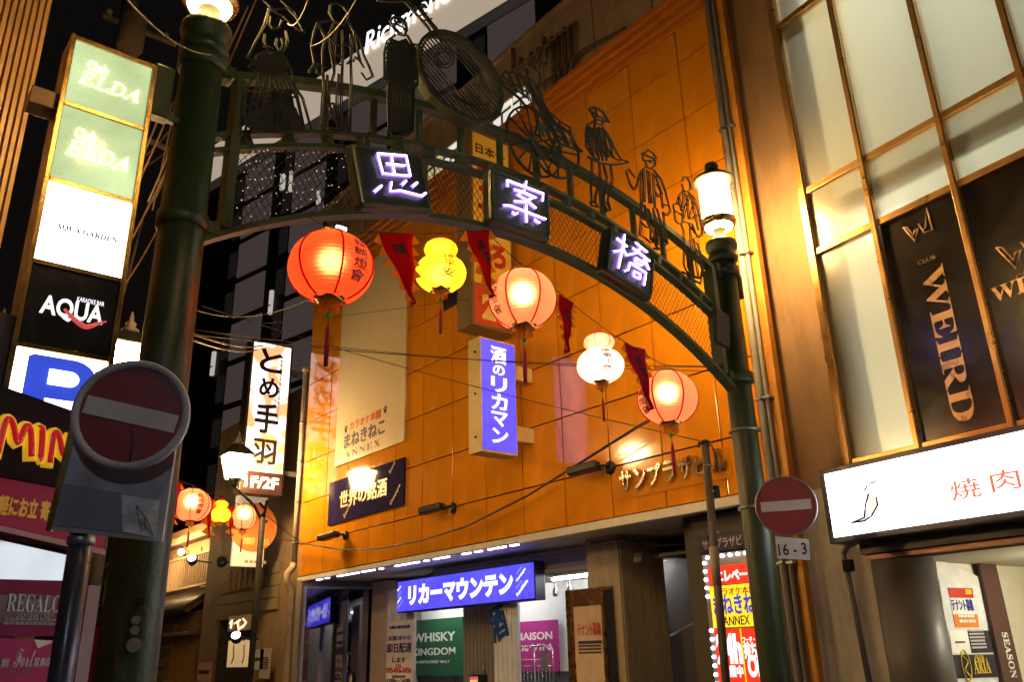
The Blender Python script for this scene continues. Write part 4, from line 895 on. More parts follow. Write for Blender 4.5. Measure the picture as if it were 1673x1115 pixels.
# big one by the near post
DN = 4.1
d = ray(215,678); c = EYE + d/np.linalg.norm(d)*DN
nr = -d.copy(); nr[2] = 0; nr /= np.linalg.norm(nr); an = math.radians(-14); nr = V3(nr[0]*math.cos(an)-nr[1]*math.sin(an), nr[0]*math.sin(an)+nr[1]*math.cos(an), -.06)
t, n, r2, u2 = no_entry(c, nr, 'large dim no entry disc on a grey pole before the near gate post', -12., 1, bar_sign, .81)
pc = c + u2*(-.33) - n*.09 - r2*.10
def LP_(px, py, off=.10): return PP(px, py, c-n*off, n)
pl = thing('steel_plate', 'grey steel back plate below the large no entry disc, with torn sticker', 'plate')
slab('plate', [LP_(76,866), LP_(264,886), LP_(300,640), LP_(124,690)], .035, grey_paint, pl, back=-n)
slab('patch', [LP_(84,858,.096), LP_(250,876,.096), LP_(256,816,.096), LP_(98,790,.096)], .003, M('patch_dark_grey', (.30,.28,.33), rough=.55, noise=.2), pl, back=-n)
slab('torn_sticker', [LP_(200,869,.094), LP_(253,880,.094), LP_(261,818,.094), LP_(198,808,.094)], .002, M('sticker_pale', (.75,.78,.78), rough=.6, noise=.35, nscale=25, dirt=.3), pl, back=-n)
tubes('sticker_tear', [([LP_(a, b_, .090) for a, b_ in q], .0022) for q in ([(223,827),(226,850),(233,868)],[(223,827),(240,850),(250,876)],[(228,850),(246,870)],[(236,845),(238,866)])], .002, ink, pl, 4)
slab('edge_strip', [LP_(74,868,.086), LP_(82,869,.086), LP_(127,690,.086), LP_(116,686,.086)], .03, brass, pl, back=-n)
pt, pb = PP(142,875,c-n*.14,n), PP(98,1115,c-n*.14,n); dz = pt-pb
po = thing('sign_pole', 'dark grey pole carrying the large no entry disc', 'pole')
tube('pole', [(pb[0], pb[1], 0), (pb[0], pb[1], c[2]+.25)], .050, M('pole_dark', (.06,.06,.085), rough=.3, noise=.2, metal=.3, dirt=.3), po, 20)
for z in (pt[2]-.02, c[2]+.1): lathe('clamp', [(.052,-.02),(.058,-.015),(.058,.015),(.052,.02)], steel, po, (pb[0], pb[1], z), 20)
tube('mirror_scratch', [LP_(215,705,-.012), LP_(217,725,-.012), LP_(211,757,-.012)], .004, ink, t, 4)
# far one on the other post
d = ray(1284,827); c2 = EYE + d/np.linalg.norm(d)*9.15
nr = -d.copy(); nr[2] = -.15*0; nr /= np.linalg.norm(nr)
t, n2_, r_, u_r = no_entry(c2, nr, 'bright red no entry disc on the far gate post', 0., None, M('sign_white_clean', (.55,.52,.54), rough=.4))
tube('mount_arm', [c2-n2_*.02, (POST_R+.1, YA-.02, c2[2])], .02, steel, t)
t = thing('number_plate', 'small white plate numbered 16-3 under the bright no entry disc', 'plate')
pq = lambda px, py: PP(px, py, c2-n2_*.01, n2_)
slab('plate', [pq(1270,913), pq(1324,916), pq(1321,882), pq(1266,877)], .008, M('plate_white_blue', (.72,.78,.86), rough=.4), t, back=-n2_, bev=.002)
text('16 - 3', PP(1273,909,c2-n2_*.008,n2_), r_, UZ, .27, .115, ink, t, bold=.01)
# ================================================================== the building at the left edge
TL = V3(.945,.325,0); TL /= np.linalg.norm(TL); NL = np.cross(TL, UZ)      # wall direction, outward normal (to the viewer)
PL0 = V3(.86, 5.02, 0)
def LB(px, py, off=0.): return PP(px, py, PL0+NL*off, NL)
lb = thing('corner_building', 'corner building at the picture edge with ribbed gold cladding over shop panels', 'building')
rib_m = M('ribbed_gold_cladding', (.19,.105,.035), rough=.4, metal=.3, noise=.12, dirt=.25)
e = LB(88, 0, -2.4)                                                          # right edge of the ribbed wall
c0 = e.copy(); c0[2] = 0
obox('wall', c0 - TL*1.5 - NL*.35 + UZ*4.2, TL, NL, UZ, 3.0, .6, 8.4, M('ribbed_backing', (.12,.06,.02), rough=.6), lb)
for k in range(26):
    obox('rib', c0 - TL*(.028+.056*k) - NL*.035 + UZ*5.9, TL, NL, UZ, .038, .05, 5.0, rib_m, lb, .004)
obox('lower_wall', PL0 - TL*1.5 - NL*.30 + UZ*1.7, TL, NL, UZ, 3.0, .5, 3.4, M('lower_wall_dark', (.06,.05,.06), rough=.6), lb)
# stack of shop panels
def lslab(nm, px4, mat, off, th=.04, par=lb, bev=0.): return slab(nm, [LB(*q, off) for q in px4], th, mat, par, back=-NL, bev=bev)
t = thing('bubble_letter_sign', 'dark sign with fat red yellow-edged letters at the picture edge', 'sign')
lslab('panel', [(-80,762),(172,812),(172,690),(-80,602)], M('panel_maroon_black', (.012,.005,.008), rough=.6, spec=.15), .22, .16, t)
yo, ri = lit('letter_yellow', (.75,.42,.02), .6), lit('letter_red', (.45,.010,.012), .6)
for ltr in ([(-8,742),(4,690),(11,684),(18,694),(24,734),(36,700),(42,696),(47,706),(47,748)], [(60,702),(66,698),(63,750),(59,752)], [(77,758),(83,712),(88,706),(93,714),(100,756),(112,716)]):
    P = [LB(a, b_, .23) for a, b_ in ltr]; Q = []
    for k in range(len(P)-1):
        for q in range(4): Q.append(P[k]*(1-q/4)+P[k+1]*q/4)
    Q.append(P[-1])
    for _ in range(3): Q = [Q[0]]+[(Q[k-1]+2*Q[k]+Q[k+1])/4 for k in range(1, len(Q)-1)]+[Q[-1]]
    tube('letter_outline', [Q[0]+(Q[0]-Q[1])*.6]+Q+[Q[-1]+(Q[-1]-Q[-2])*.6], .030, yo, t, 10); tube('letter', [q_+NL*.016 for q_ in Q], .0185, ri, t, 10)
t = thing('magenta_awning', 'magenta fascia band with yellow writing under the bubble letters', 'awning')
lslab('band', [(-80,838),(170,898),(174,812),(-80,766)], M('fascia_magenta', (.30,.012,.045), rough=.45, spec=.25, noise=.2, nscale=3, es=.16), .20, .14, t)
lslab('lower_edge', [(-80,850),(172,908),(172,899),(-80,840)], M('edge_pink', (.55,.25,.24), rough=.4), .205, .14, t)
A, B = LB(-6, 842, .201), LB(78, 853, .201); text('軽にお立 寄', A, TL, UZ, np.linalg.norm((B-A)[:2]), .10, M('letter_gold', (.75,.42,.03), rough=.4, es=.12), t, bold=.04)
t = thing('shop_window', 'glossy shop window mirroring the white sign opposite', 'window')
lslab('pane', [(-80,945),(118,950),(124,900),(-80,870)], M('mirror_pane', (.12,.13,.135), rough=.05, metal=1., noise=.04), .10, .03, t)
t = thing('lounge_panel', 'dark wine panel with silver serif lettering at the left shopfront', 'sign')
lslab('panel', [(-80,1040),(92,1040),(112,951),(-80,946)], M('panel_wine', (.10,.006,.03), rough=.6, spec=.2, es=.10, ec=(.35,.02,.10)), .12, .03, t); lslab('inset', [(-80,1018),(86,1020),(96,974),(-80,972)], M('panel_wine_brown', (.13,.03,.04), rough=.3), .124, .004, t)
sil = M('letter_silver', (.62,.58,.58), rough=.35)
A, B = LB(9,1000,.126), LB(97,1003,.126); text(BOLD('REGALO'), A, TL, UZ, np.linalg.norm((B-A)[:2]), .085, sil, t, ext=.003)
A, B = LB(38,979,.126), LB(76,982,.126); text('SHOW LOUNGE', A, TL, UZ, np.linalg.norm((B-A)[:2]), .022, M('letter_silver_dim', (.3,.25,.26), rough=.4), t)
A, B = LB(26,1010,.126), LB(78,1013,.126); text('ショーラウンジ レガロ', A, TL, UZ, np.linalg.norm((B-A)[:2]), .025, sil, t); smallprint(LB(4,1023,.127), TL, UZ, .34, .04, 2, M('letter_silver_dim'), t)
t = thing('fortuna_panel', 'magenta panel with white script lettering at the bottom left corner', 'sign')
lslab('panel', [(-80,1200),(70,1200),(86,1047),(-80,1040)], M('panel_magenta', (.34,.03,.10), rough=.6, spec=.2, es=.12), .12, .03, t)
A, B = LB(0,1092,.122), LB(80,1096,.122); text(SCRI('m Fortuna'), A, TL, UZ, np.linalg.norm((B-A)[:2]), .085, sil, t, ext=.003); A, B = LB(12,1104,.122), LB(52,1106,.122); text('フォルトゥナ', A, TL, UZ, np.linalg.norm((B-A)[:2]), .025, M('letter_silver_dim'), t)
lslab('torn_paper', [(62,1060),(84,1052),(86,1048),(56,1046)], poster_txt, .126, .002, t)
obox('shop_post', LB(140,1000,.05)*V3(1,1,0)+UZ*1.0, TL, NL, UZ, .07, .10, 2.0, M('post_pinkish', (.42,.27,.30), rough=.5), lb)

# tall stacked club sign projecting over the pavement
YE = 4.95
x0, x1 = PY(122,62,YE)[0], PY(252,109,YE)[0]; zt = (PY(122,62,YE)[2]+PY(252,109,YE)[2])/2
zd = [zt] + [PY(a, b_, YE)[2] for a, b_ in ((100,166),(74,290),(45,424),(15,560))] + [PY(0,640,YE)[2]-.12]
bt = thing('stacked_club_sign', 'tall brass framed stack of five club and parking signs', 'sign')
case_b = M('case_bronze', (.20,.12,.06), rough=.35, metal=.6, noise=.15); brass_b = M('frame_brass', (.65,.40,.12), rough=.22, metal=1.)
box('case', x0-.02, x1+.02, YE+.02, YE+.26, zd[-1]-.1, zt+.02, case_b, bt, .006)
for a, b_ in ((x0-.02, x0+.008), (x1-.008, x1+.02)): box('frame_bar', a, b_, YE-.012, YE+.02, zd[-1]-.1, zt+.02, brass_b, bt, .003)
for k, z in enumerate(zd): box('frame_rail', x0+.008, x1-.008, YE-.012, YE+.02, z-.014, z+.014, brass_b, bt, .003)
elda = M('elda_green_textured', (.45,.58,.25), rough=.32, noise=.18, nscale=14, bump=.9, bscale=70, coat=.25, es=.92, ec=(.60,.76,.38), en=.3)
faces = [elda, elda, white_lit, M('aqua_black', (.010,.010,.012), rough=.25, noise=.1), white_lit]
FP = []
for k in range(5):
    FP.append(box('sign_panel', x0+.012, x1-.012, YE+.0, YE+.018, zd[k+1]+.016, zd[k]-.016, faces[k], bt))
W = x1-x0
pale = M('elda_letters', (.85,.78,.52), rough=.4, es=1.5, ec=(1.,.93,.70))
for k in (0,1):
    h = zd[k]-zd[k+1]
    text(ITAL('ELDA'), (x0+W*.13, YE-.004, zd[k+1]+h*.36), UX, UZ, W*.74, h*.20, pale, FP[k], ext=.008)
    text(BOLD('Club'), (x0+W*.20, YE-.004, zd[k+1]+h*.60), UX, UZ, W*.25, h*.14, pale, FP[k], ext=.006)
h = zd[2]-zd[3]; text(BOLD('AQUA GARDEN'), (x0+W*.18, YE-.002, zd[3]+h*.42), UX, UZ, W*.70, h*.085, M('aqua_ink', (.03,.03,.10), rough=.5), FP[2], ext=.002, bold=.03)
text('GRAN CLUB', (x0+W*.38, YE-.002, zd[3]+h*.56), UX, UZ, W*.28, h*.035, M('faint_blue_ink', (.5,.5,.6), es=.8), FP[2], ext=.002)
for s_ in (.68,.30): tube('scroll_line', [V3(x0+W*(.18+.62*q), YE-.002, zd[3]+h*(s_+.035*math.sin(q*9)-.03*q)) for q in np.linspace(0,1,24)], .0014, M('faint_blue_ink'), FP[2], 4)
h = zd[3]-zd[4]
text('AQUA', (x0+W*.17, YE-.003, zd[4]+h*.36), UX, UZ, W*.68, h*.27, text_lit, FP[3], bold=.025, ext=.003); text('KARAOKE BAR', (x0+W*.54, YE-.004, zd[4]+h*.63), UX, UZ, W*.30, h*.055, text_lit, FP[3], bold=.01, ext=.002)
sw = [V3(x0+W*(.42+.47*q), YE-.010, zd[4]+h*(.50-.17*math.sin(min(1,q*1.25)*math.pi*.62)+.12*max(0,q-.55)*2)) for q in np.linspace(0,1,16)]
tube('red_swoosh', sw, [.004+.011*math.sin(math.pi*min(1,.1+i/17)) for i in range(16)], lit('swoosh_red', (.75,.10,.09), .7), FP[3], 8)
# parking P
h = zd[4]-zd[5]; pb = lit('parking_blue', (.045,.09,.75), .85)
def Pshape(k, y, mat, nm):
    X = lambda f: x0+W*f; Z = lambda f: zd[5]+h*f
    pts = ([(.15,.10),(.15,.86),(.20,.90),(.62,.90)]+[(.62+.27*math.sin(a), .60+.30*math.cos(a)) for a in np.linspace(0.15, 3.0, 12)]+[(.62,.30),(.38,.30),(.38,.10)]) if k == 0 else ([(.38,.72),(.60,.72)]+[(.60+.10*math.sin(a), .61+.11*math.cos(a)) for a in np.linspace(0.15, 3.0, 10)]+[(.60,.50),(.38,.50)])
    v = [V3(X(a), y, Z(b_)) for a, b_ in pts]; n = len(v)
    fix(mk(nm, v+[p+UY*.003 for p in v], [tuple(range(n)), tuple(range(2*n-1,n-1,-1))]+[(i,(i+1)%n,n+(i+1)%n,n+i) for i in range(n)], mat, FP[4]))
Pshape(0, YE-.006, pb, 'parking_letter'); Pshape(1, YE-.010, white_lit, 'parking_letter_hole')
ze = PY(95,165,YE+.1)[2]
box('wall_bracket', e[0]-.25, x0-.01, YE+.06, YE+.20, ze-.09, ze+.03, case_b, bt, .004)
box('wall_bracket', e[0]-.25, x0-.01, YE+.06, YE+.20, ze-1.6, ze-1.5, case_b, bt, .004)

# ================================================================== lanterns and pennants under the gate
def paper(name, rgb, hot=.35):
    mt = bpy.data.materials.new(name); mt.use_nodes = True; nt = mt.node_tree; nt.nodes.clear(); N_ = nt.nodes.new; L = nt.links.new
    out = N_('ShaderNodeOutputMaterial'); tr = N_('ShaderNodeBsdfTranslucent'); df = N_('ShaderNodeBsdfDiffuse'); rf = N_('ShaderNodeBsdfRefraction')
    tc = N_('ShaderNodeTexCoord'); nz = N_('ShaderNodeTexNoise'); nz.inputs['Scale'].default_value = 9; L(tc.outputs['Object'], nz.inputs['Vector'])
    mr = N_('ShaderNodeMapRange'); mr.inputs['To Min'].default_value = .88; mr.inputs['To Max'].default_value = 1.08; L(nz.outputs['Fac'], mr.inputs['Value'])
    mc = N_('ShaderNodeMix'); mc.data_type = 'RGBA'; mc.blend_type = 'MULTIPLY'; mc.inputs[0].default_value = 1; mc.inputs[6].default_value = (*rgb, 1); L(mr.outputs[0], mc.inputs[7])
    for s in (tr, df): L(mc.outputs[2], s.inputs['Color'])
    rf.inputs['Roughness'].default_value = .8; rf.inputs['IOR'].default_value = 1.18; rf.inputs['Color'].default_value = (min(1,rgb[0]*1.1), min(1,rgb[1]*1.5+.15), min(1,rgb[2]*1.5+.08), 1)
    a = N_('ShaderNodeMixShader'); a.inputs[0].default_value = .35; b = N_('ShaderNodeMixShader'); b.inputs[0].default_value = hot
    L(tr.outputs[0], a.inputs[1]); L(df.outputs[0], a.inputs[2]); L(a.outputs[0], b.inputs[1]); L(rf.outputs[0], b.inputs[2]); L(b.outputs[0], out.inputs[0])
    return mt
pap_red, pap_peach, pap_yel, pap_white, pap_pink = paper('paper_red', (.80,.09,.025), .22), paper('paper_peach', (.88,.24,.13), .26), paper('paper_yellow', (.92,.62,.02), .05), paper('paper_white', (.90,.80,.72), .05), paper('paper_pink', (.85,.32,.25), .05)
fringe_o = paper('fringe_orange_thread', (.9,.40,.06), .0)
rib_red = paper('lantern_rib_red', (.85,.03,.02), .0); rib_dk = M('lantern_rib_brown', (.20,.07,.01), rough=.6); gold_cap = M('lantern_cap_gold', (.55,.36,.08), rough=.3, metal=.9); bead_g = M('bead_green', (.05,.45,.06), rough=.2); tassel_r = M('tassel_red', (.35,.01,.015), rough=.7)
def bulge(R, Rz, n, waves, amp=.006):
    return [(max(.0, R*math.cos(t))*(1)+amp*math.sin(t*waves)*math.cos(t), Rz*math.sin(t)) for t in np.linspace(-1.18, 1.18, n)]
def wrap(body, R, Rz, c, az, z0, z1, wid, mat, par):
    n = len(body); H_ = (z1-z0)/n
    for k, ch in enumerate(body):
        g, f = text_geo(ch, .02); lo, hi = g.min(0), g.max(0); vv = []
        for p in g:
            x = (p[0]-lo[0])/(hi[0]-lo[0])-.5; y = z1-H_*(k+1)+H_*.88*(p[1]-lo[1])/(hi[1]-lo[1])
            r = R*math.sqrt(max(.01, 1-(y/Rz)**2))+.008; a = az+x*wid/max(r, .05); vv.append(c+V3(r*math.cos(a), r*math.sin(a), y))
        mk('character', vv, f, mat, par)
def tassels(par, c, z, sc, fr=True):
    sc = sc*.72
    lathe('bottom_cap', [(.085*sc,z+.03*sc),(.13*sc,z+.02*sc),(.135*sc,z-.01*sc),(.10*sc,z-.025*sc)], gold_cap, par, c, 20)
    for k in range(6):
        a = k*math.pi/3; q = c+V3(math.cos(a)*.14*sc, math.sin(a)*.14*sc, z+.02*sc); lathe('cap_leaf', [(.012*sc,-.02*sc),(.05*sc,0),(.012*sc,.012*sc)], gold_cap, par, q, 8, True, V3(math.cos(a)*.6, math.sin(a)*.6, .8))
    P = []
    for k in range(26):
        a = 2*math.pi*k/26; P.append([c+V3(.095*sc*math.cos(a), .095*sc*math.sin(a), z-.02*sc), c+V3(.10*sc*math.cos(a), .10*sc*math.sin(a), z-.13*sc)])
    if fr: o = tubes('fringe', P, .008*sc, fringe_o, par, 3); o['kind'] = 'stuff'
    tube('cord', [c+UZ*(z-.02*sc), c+UZ*(z-.36*sc)], .004*sc, tassel_r, par, 5); lathe('bead', [(.01*sc,-.03*sc),(.03*sc,-.01*sc),(.03*sc,.012*sc),(.01*sc,.03*sc)], bead_g, par, c+UZ*(z-.17*sc), 12)
    lathe('tassel', [(.022*sc,-.80*sc),(.028*sc,-.62*sc),(.026*sc,-.45*sc),(.012*sc,-.38*sc),(.004*sc,-.36*sc)], tassel_r, par, c+UZ*z*.72, 10)
def bulb(par, c, power, rgb=(1,.64,.38), rad=.08):
    li = bpy.data.lights.new('bulb_light', 'POINT'); li.energy = power*.5; li.color = rgb; li.shadow_soft_size = rad
    o = bpy.data.objects.new('bulb_light', li); link(o, par); o.location = Vector(tuple(c)); return o
def round_lantern(c, R, Rz, mat, label, group, power, az, text_s, sc=1., ribs=6, waves=60, fr=True):
    t = thing('paper_lantern', label, 'lantern', group); c = np.array(c, float)
    lathe('paper_shade', bulge(R, Rz, 72 if sc > .9 else 30, waves), mat, t, c, 48)
    for k in range(ribs):
        a = az+.55+2*math.pi*k/ribs; pts = [c+V3((R*math.cos(q)+.006)*math.cos(a), (R*math.cos(q)+.006)*math.sin(a), Rz*math.sin(q)) for q in np.linspace(-1.15,1.15,16)]
        tube('rib', pts, .0075*sc, rib_red, t, 5)
    zt_ = Rz*math.sin(1.18)
    lathe('top_cap', [(.11*sc,zt_-.02*sc),(.125*sc,zt_),(.12*sc,zt_+.02*sc),(.05*sc,zt_+.03*sc)], gold_cap, t, c, 20); tube('hanger', [c+UZ*zt_, c+UZ*(zt_+.10*sc)], .004, tassel_r, t, 4)
    tassels(t, c, -zt_, sc, fr)
    if text_s: wrap(text_s, R, Rz, c, az, -Rz*.62, Rz*.60, .13*sc, ink, t)
    bulb(t, c+V3(.0,0,.05), power); return t
def gourd_lantern(c, R, m1, m2, label, group, power, az, text_s, tm, sc=1.):
    t = thing('paper_lantern', label, 'lantern', group); c = np.array(c, float)
    Rz = R*.78; lathe('paper_shade', bulge(R, Rz, 44, 40, .003), m1, t, c, 40); r2, rz2 = R*.66, R*.40; c2 = c+UZ*(Rz*.92+rz2*.82)
    lathe('upper_shade', bulge(r2, rz2, 28, 30, .003), m2, t, c2, 36)
    for k in range(6):
        a = az+.5+k*math.pi/3
        tube('rib', [c+V3((R*math.cos(q)+.004)*math.cos(a), (R*math.cos(q)+.004)*math.sin(a), Rz*math.sin(q)) for q in np.linspace(-1.15,1.15,12)], .003*sc, rib_dk, t, 4)
        tube('rib', [c2+V3((r2*math.cos(q)+.004)*math.cos(a), (r2*math.cos(q)+.004)*math.sin(a), rz2*math.sin(q)) for q in np.linspace(-1.1,1.1,10)], .003*sc, rib_dk, t, 4)
    zt_ = (c2-c)[2]+rz2*.93
    lathe('top_cap', [(.06*sc,zt_-.01),(.075*sc,zt_),(.05*sc,zt_+.02)], rib_red, t, c, 16); tube('hanger', [c+UZ*zt_, c+UZ*(zt_+.08*sc)], .004, tassel_r, t, 4)
    tassels(t, c, -Rz*.92, sc*.72); wrap(text_s, R, Rz, c, az, -Rz*.62, Rz*.70, .10*sc, tm, t)
    bulb(t, c, power); bulb(t, c2, power*.35); return t
YL_ = YA-.28
toCam = lambda p: math.atan2(-p[1], -p[0])
L1 = PY(541,438,YL_); L2 = PY(720,447,YL_); L3 = PY(854,490,YL_); L4 = PY(981,598,YL_); L5 = PY(1091,651,YL_)
GR = 'paper lanterns strung under the gate'
round_lantern(L1, .305, .275, pap_red, 'large red paper lantern, first on the string under the gate', GR, 26, toCam(L1)+.75, '長崎燈會')
gourd_lantern(L2, .205, pap_yel, pap_yel, 'yellow gourd shaped paper lantern with red characters', GR, 30, toCam(L2)+.35, '境平安', ink_red)
round_lantern(L3, .285, .275, pap_peach, 'peach paper lantern glowing in the middle of the string', GR, 34, toCam(L3)-1.05, '長崎燈會')
gourd_lantern(L4, .215, pap_white, pap_pink, 'white gourd lantern with a pink upper bulb', GR, 34, toCam(L4)+.30, '萬事如意', M('char_violet', (.08,.02,.25), rough=.5))
round_lantern(L5, .285, .275, pap_peach, 'peach paper lantern nearest the far gate post', GR, 30, toCam(L5)-1.05, '長崎燈會')

flag_red, flag_mag, flag_yel = paper('pennant_red_cloth', (.50,.015,.02), .0), paper('pennant_magenta_cloth', (.45,.03,.09), .0), paper('pennant_yellow_fringe', (.85,.40,.05), .0)
def pennant(a, b, tip, Y, label, chars, cloth=flag_red, group='pennants between the lanterns', teeth=6):
    t = thing('pennant', label, 'pennant', group); A, B, T_ = PY(*a, Y), PY(*b, Y), PY(*tip, Y); vs_, fs = [], []; n = 14
    wav = lambda u, v: UY*(.035*math.sin(u*5+v*4)*(.3+v)+.02*math.sin(v*9))
    G = lambda u, v: (A*(1-u)+B*u)*(1-v)+T_*v+wav(u, v)
    for j in range(n+1):
        for i in range(5): vs_.append(G(i/4, j/n*.98))
    for j in range(n):
        for i in range(4): fs.append((j*5+i, j*5+i+1, j*5+i+6, j*5+i+5))
    c = mk('cloth', vs_, fs, cloth, t, True); md = c.modifiers.new('s', 'SOLIDIFY'); md.thickness = .004
    ctr = (A+B)/2
    for side, u in ((0, 0.), (1, 1.)):
        for k in range(teeth):
            p, q = G(u, k/teeth*.96), G(u, (k+.92)/teeth*.96); out = (p-ctr) if side == 0 else (p-ctr)
            dirv = (A-B) if side == 0 else (B-A); dirv = dirv/np.linalg.norm(dirv)
            tipq = p*.35+q*.65+dirv*np.linalg.norm(q-p)*.75-UZ*.02+UY*random.uniform(-.03,.03)
            mk('fringe_tooth', [p+UY*.003, q+UY*.003, tipq, p+UY*.007, q+UY*.007, tipq+UY*.004], [(0,1,2),(5,4,3),(0,3,4,1),(1,4,5,2),(2,5,3,0)], flag_yel, t)
    m1 = np.linalg.norm(B-A)
    for k, ch in enumerate(chars):
        g, f = text_geo(ch, .03); lo, hi = g.min(0), g.max(0); v0 = .14+.19*k if len(chars) > 1 else .12; vv = []
        for p in g:
            u = .30+.42*(p[0]-lo[0])/(hi[0]-lo[0]); v = v0+.17*(1-(p[1]-lo[1])/(hi[1]-lo[1])); vv.append(G(u, v)-UY*.006)
        mk('character', vv, f, ink, t)
    return t
pennant((619,380),(674,383),(678,500), YL_, 'red pennant between the red lantern and the yellow gourd', '囍')
pennant((762,376),(798,376),(806,488), YL_, 'red pennant beside the middle peach lantern', '恭喜')
pennant((914,480),(936,496),(928,578), YL_, 'narrow red pennant between peach and white lanterns', '恭喜')
pennant((1020,560),(1053,572),(1066,672), YL_, 'faded magenta pennant before the last peach lantern', '恭喜', flag_mag)
def cable(name, label, pts, r=.006, group='overhead cables', mat=None, sag=0., n=10, cat='cable'):
    P = []
    for a, b in zip(pts[:-1], pts[1:]):
        for k in range(n): q = k/n; P.append(np.array(a)*(1-q)+np.array(b)*q-UZ*sag*4*q*(1-q))
    P.append(np.array(pts[-1])); o = tube(name, P, r, mat or cable_m, None, 5); return tag(o, label, cat, group)
topz = lambda c, k: c+UZ*k
cable('lantern_string', 'thin wire carrying the lanterns and pennants under the gate', [PY(505,355,YL_), PY(545,372,YL_), PY(619,379,YL_), PY(720,381,YL_), PY(762,375,YL_), PY(792,375,YL_), topz(L3,.34), PY(914,478,YL_), topz(L4,.42), PY(1020,558,YL_), topz(L5,.34), PY(1178,596,YL_)], .004, None, sag=.012, n=5, cat='wire')
# small white flood lamp clipped over the red lantern
t = thing('clip_floodlight', 'small dazzling white lamp clipped above the red lantern', 'lamp'); p = PY(557,375,YL_-.05)
obox('head', p+UY*.05, UX, UY, UZ, .10, .07, .06, black, t, .01); tube('glass', [p-UX*.035, p+UX*.035], .024, M('clip_lamp_glow', (1,.95,1), es=22., ec=(1,.93,1), noise=0), t, 10)
# ================================================================== far side of the street
X2 = 9.4
# brown shop building beyond the orange one
bb = thing('brown_building', 'dim brown building beyond the orange wall with small lit eatery', 'building')
brown = M('brown_render', (.19,.125,.07), rough=.8, noise=.25, bump=.2, dirt=.4); wood = M('wood_slats', (.20,.12,.055), rough=.7, noise=.3, stretch=(1,1,.15))
yA, yB = 19.6, PX(334,950,X2)[1]
box('wall', X2+.05, X2+4, yA, yB, .1, 8.6, brown, bb)
zr = lambda py, px=390: PX(px, py, X2)[2]
for k in range(4): box('siding_board', X2, X2+.05, PX(452,1000,X2)[1], PX(355,1000,X2)[1], zr(1003)-.02+.30*k, zr(1003)+.26+.30*k, M('siding_olive', (.17,.13,.07), rough=.7, noise=.2), bb, .01)
for k in range(7): box('timber_strip', X2-.03, X2+.05, PX(372+k*9,960,X2)[1]-.16, PX(372+k*9,960,X2)[1]+.05, zr(965), zr(930), wood, bb, .01)
dy0, dy1 = PX(412,1050,X2)[1], PX(358,1050,X2)[1]
box('doorway', X2-.03, X2+.06, dy0, dy1, .15, zr(1012), M('door_dark', (.02,.015,.012), rough=.6), bb)
box('door_lintel', X2-.14, X2+.05, dy0-.1, dy1+.1, zr(1012), zr(1006), wood, bb, .01)
s = thing('eatery_sign', 'small glowing eatery signboard with red brush strokes', 'sign'); y0, y1, zb, zt = rX(X2-.15, (374,1006), (412,1008), (412,1032), (372,1030))
box('board', X2-.15, X2-.04, y1, y0, zb, zt, M('eatery_board_wood', (.30,.20,.12), rough=.6, noise=.2, es=.06, ec=(1,.6,.3)), s, .01)  # faint warm glow put into the wood, in place of light on it
for k, q in enumerate((((376,1020),(379,1014),(377,1028)),((384,1012),(386,1030)),((383,1020),(392,1014)),((388,1016),(390,1030),(396,1024)),((397,1012),(402,1018),(396,1026)))): tube('brush_stroke', [PX(a, b_, X2-.17) for a, b_ in q], .028, lit('eatery_white', (1,.76,.48), 1.5) if k != 1 else ink_red, s, 6)
t = thing('noren_curtain', 'lit cream cloth curtain hung in the eatery doorway', 'curtain'); y0, y1, zb, zt = rX(X2-.06, (374,1048), (411,1046), (411,1090), (372,1092))
vs_, fs = [], []
for j in range(2):
    for i in range(25): vs_.append((X2-.07-.03*math.sin(i*1.1), y0+(y1-y0)*i/24, zt if j == 0 else zb))
for i in range(24): fs.append((i, i+1, 26+i, 25+i))
cl = mk('cloth', vs_, fs, M('curtain_cream', (.70,.55,.34), rough=.8, es=.45, ec=(.9,.62,.30)), t, True); cl.modifiers.new('s','SOLIDIFY').thickness = .01
tube('rod', [(X2-.07, y0, zt), (X2-.07, y1, zt)], .02, wood, t)
for k in (.3,.75): tube('brush_mark', [V3(X2-.115, y0+(y1-y0)*k, zb+.55), V3(X2-.115, y0+(y1-y0)*(k+.04), zb+.25), V3(X2-.115, y0+(y1-y0)*(k-.03), zb+.1)], .02, M('mark_rust', (.35,.12,.03), rough=.6), t, 5)
for i, (q, lb_, mt) in enumerate((((414,1062,430,1095),'pale bluish paper notice on the dark pole', M('paper_blue', (.35,.38,.48), rough=.7)),((424,1060,441,1110),'grey poster leaning beside the eatery door', M('paper_grey', (.30,.28,.25), rough=.7)),((323,1083,344,1115),'pinkish poster at the foot of the brown pillar', M('paper_pink_grey', (.42,.26,.24), rough=.7)))):
    y0, y1, zb, zt = rX(X2-.2, (q[0],q[1]), (q[2],q[1]), (q[2],q[3]), (q[0],q[3])); t = thing('street_poster', lb_, 'poster', 'paper notices by the eatery'); box('sheet', X2-.2, X2-.18, y1, y0, zb, zt, mt, t); smallprint((X2-.201, y0-.1, zb+.2), -UY, UZ, y0-y1-.2, zt-zb-.4, 6, ink, t)
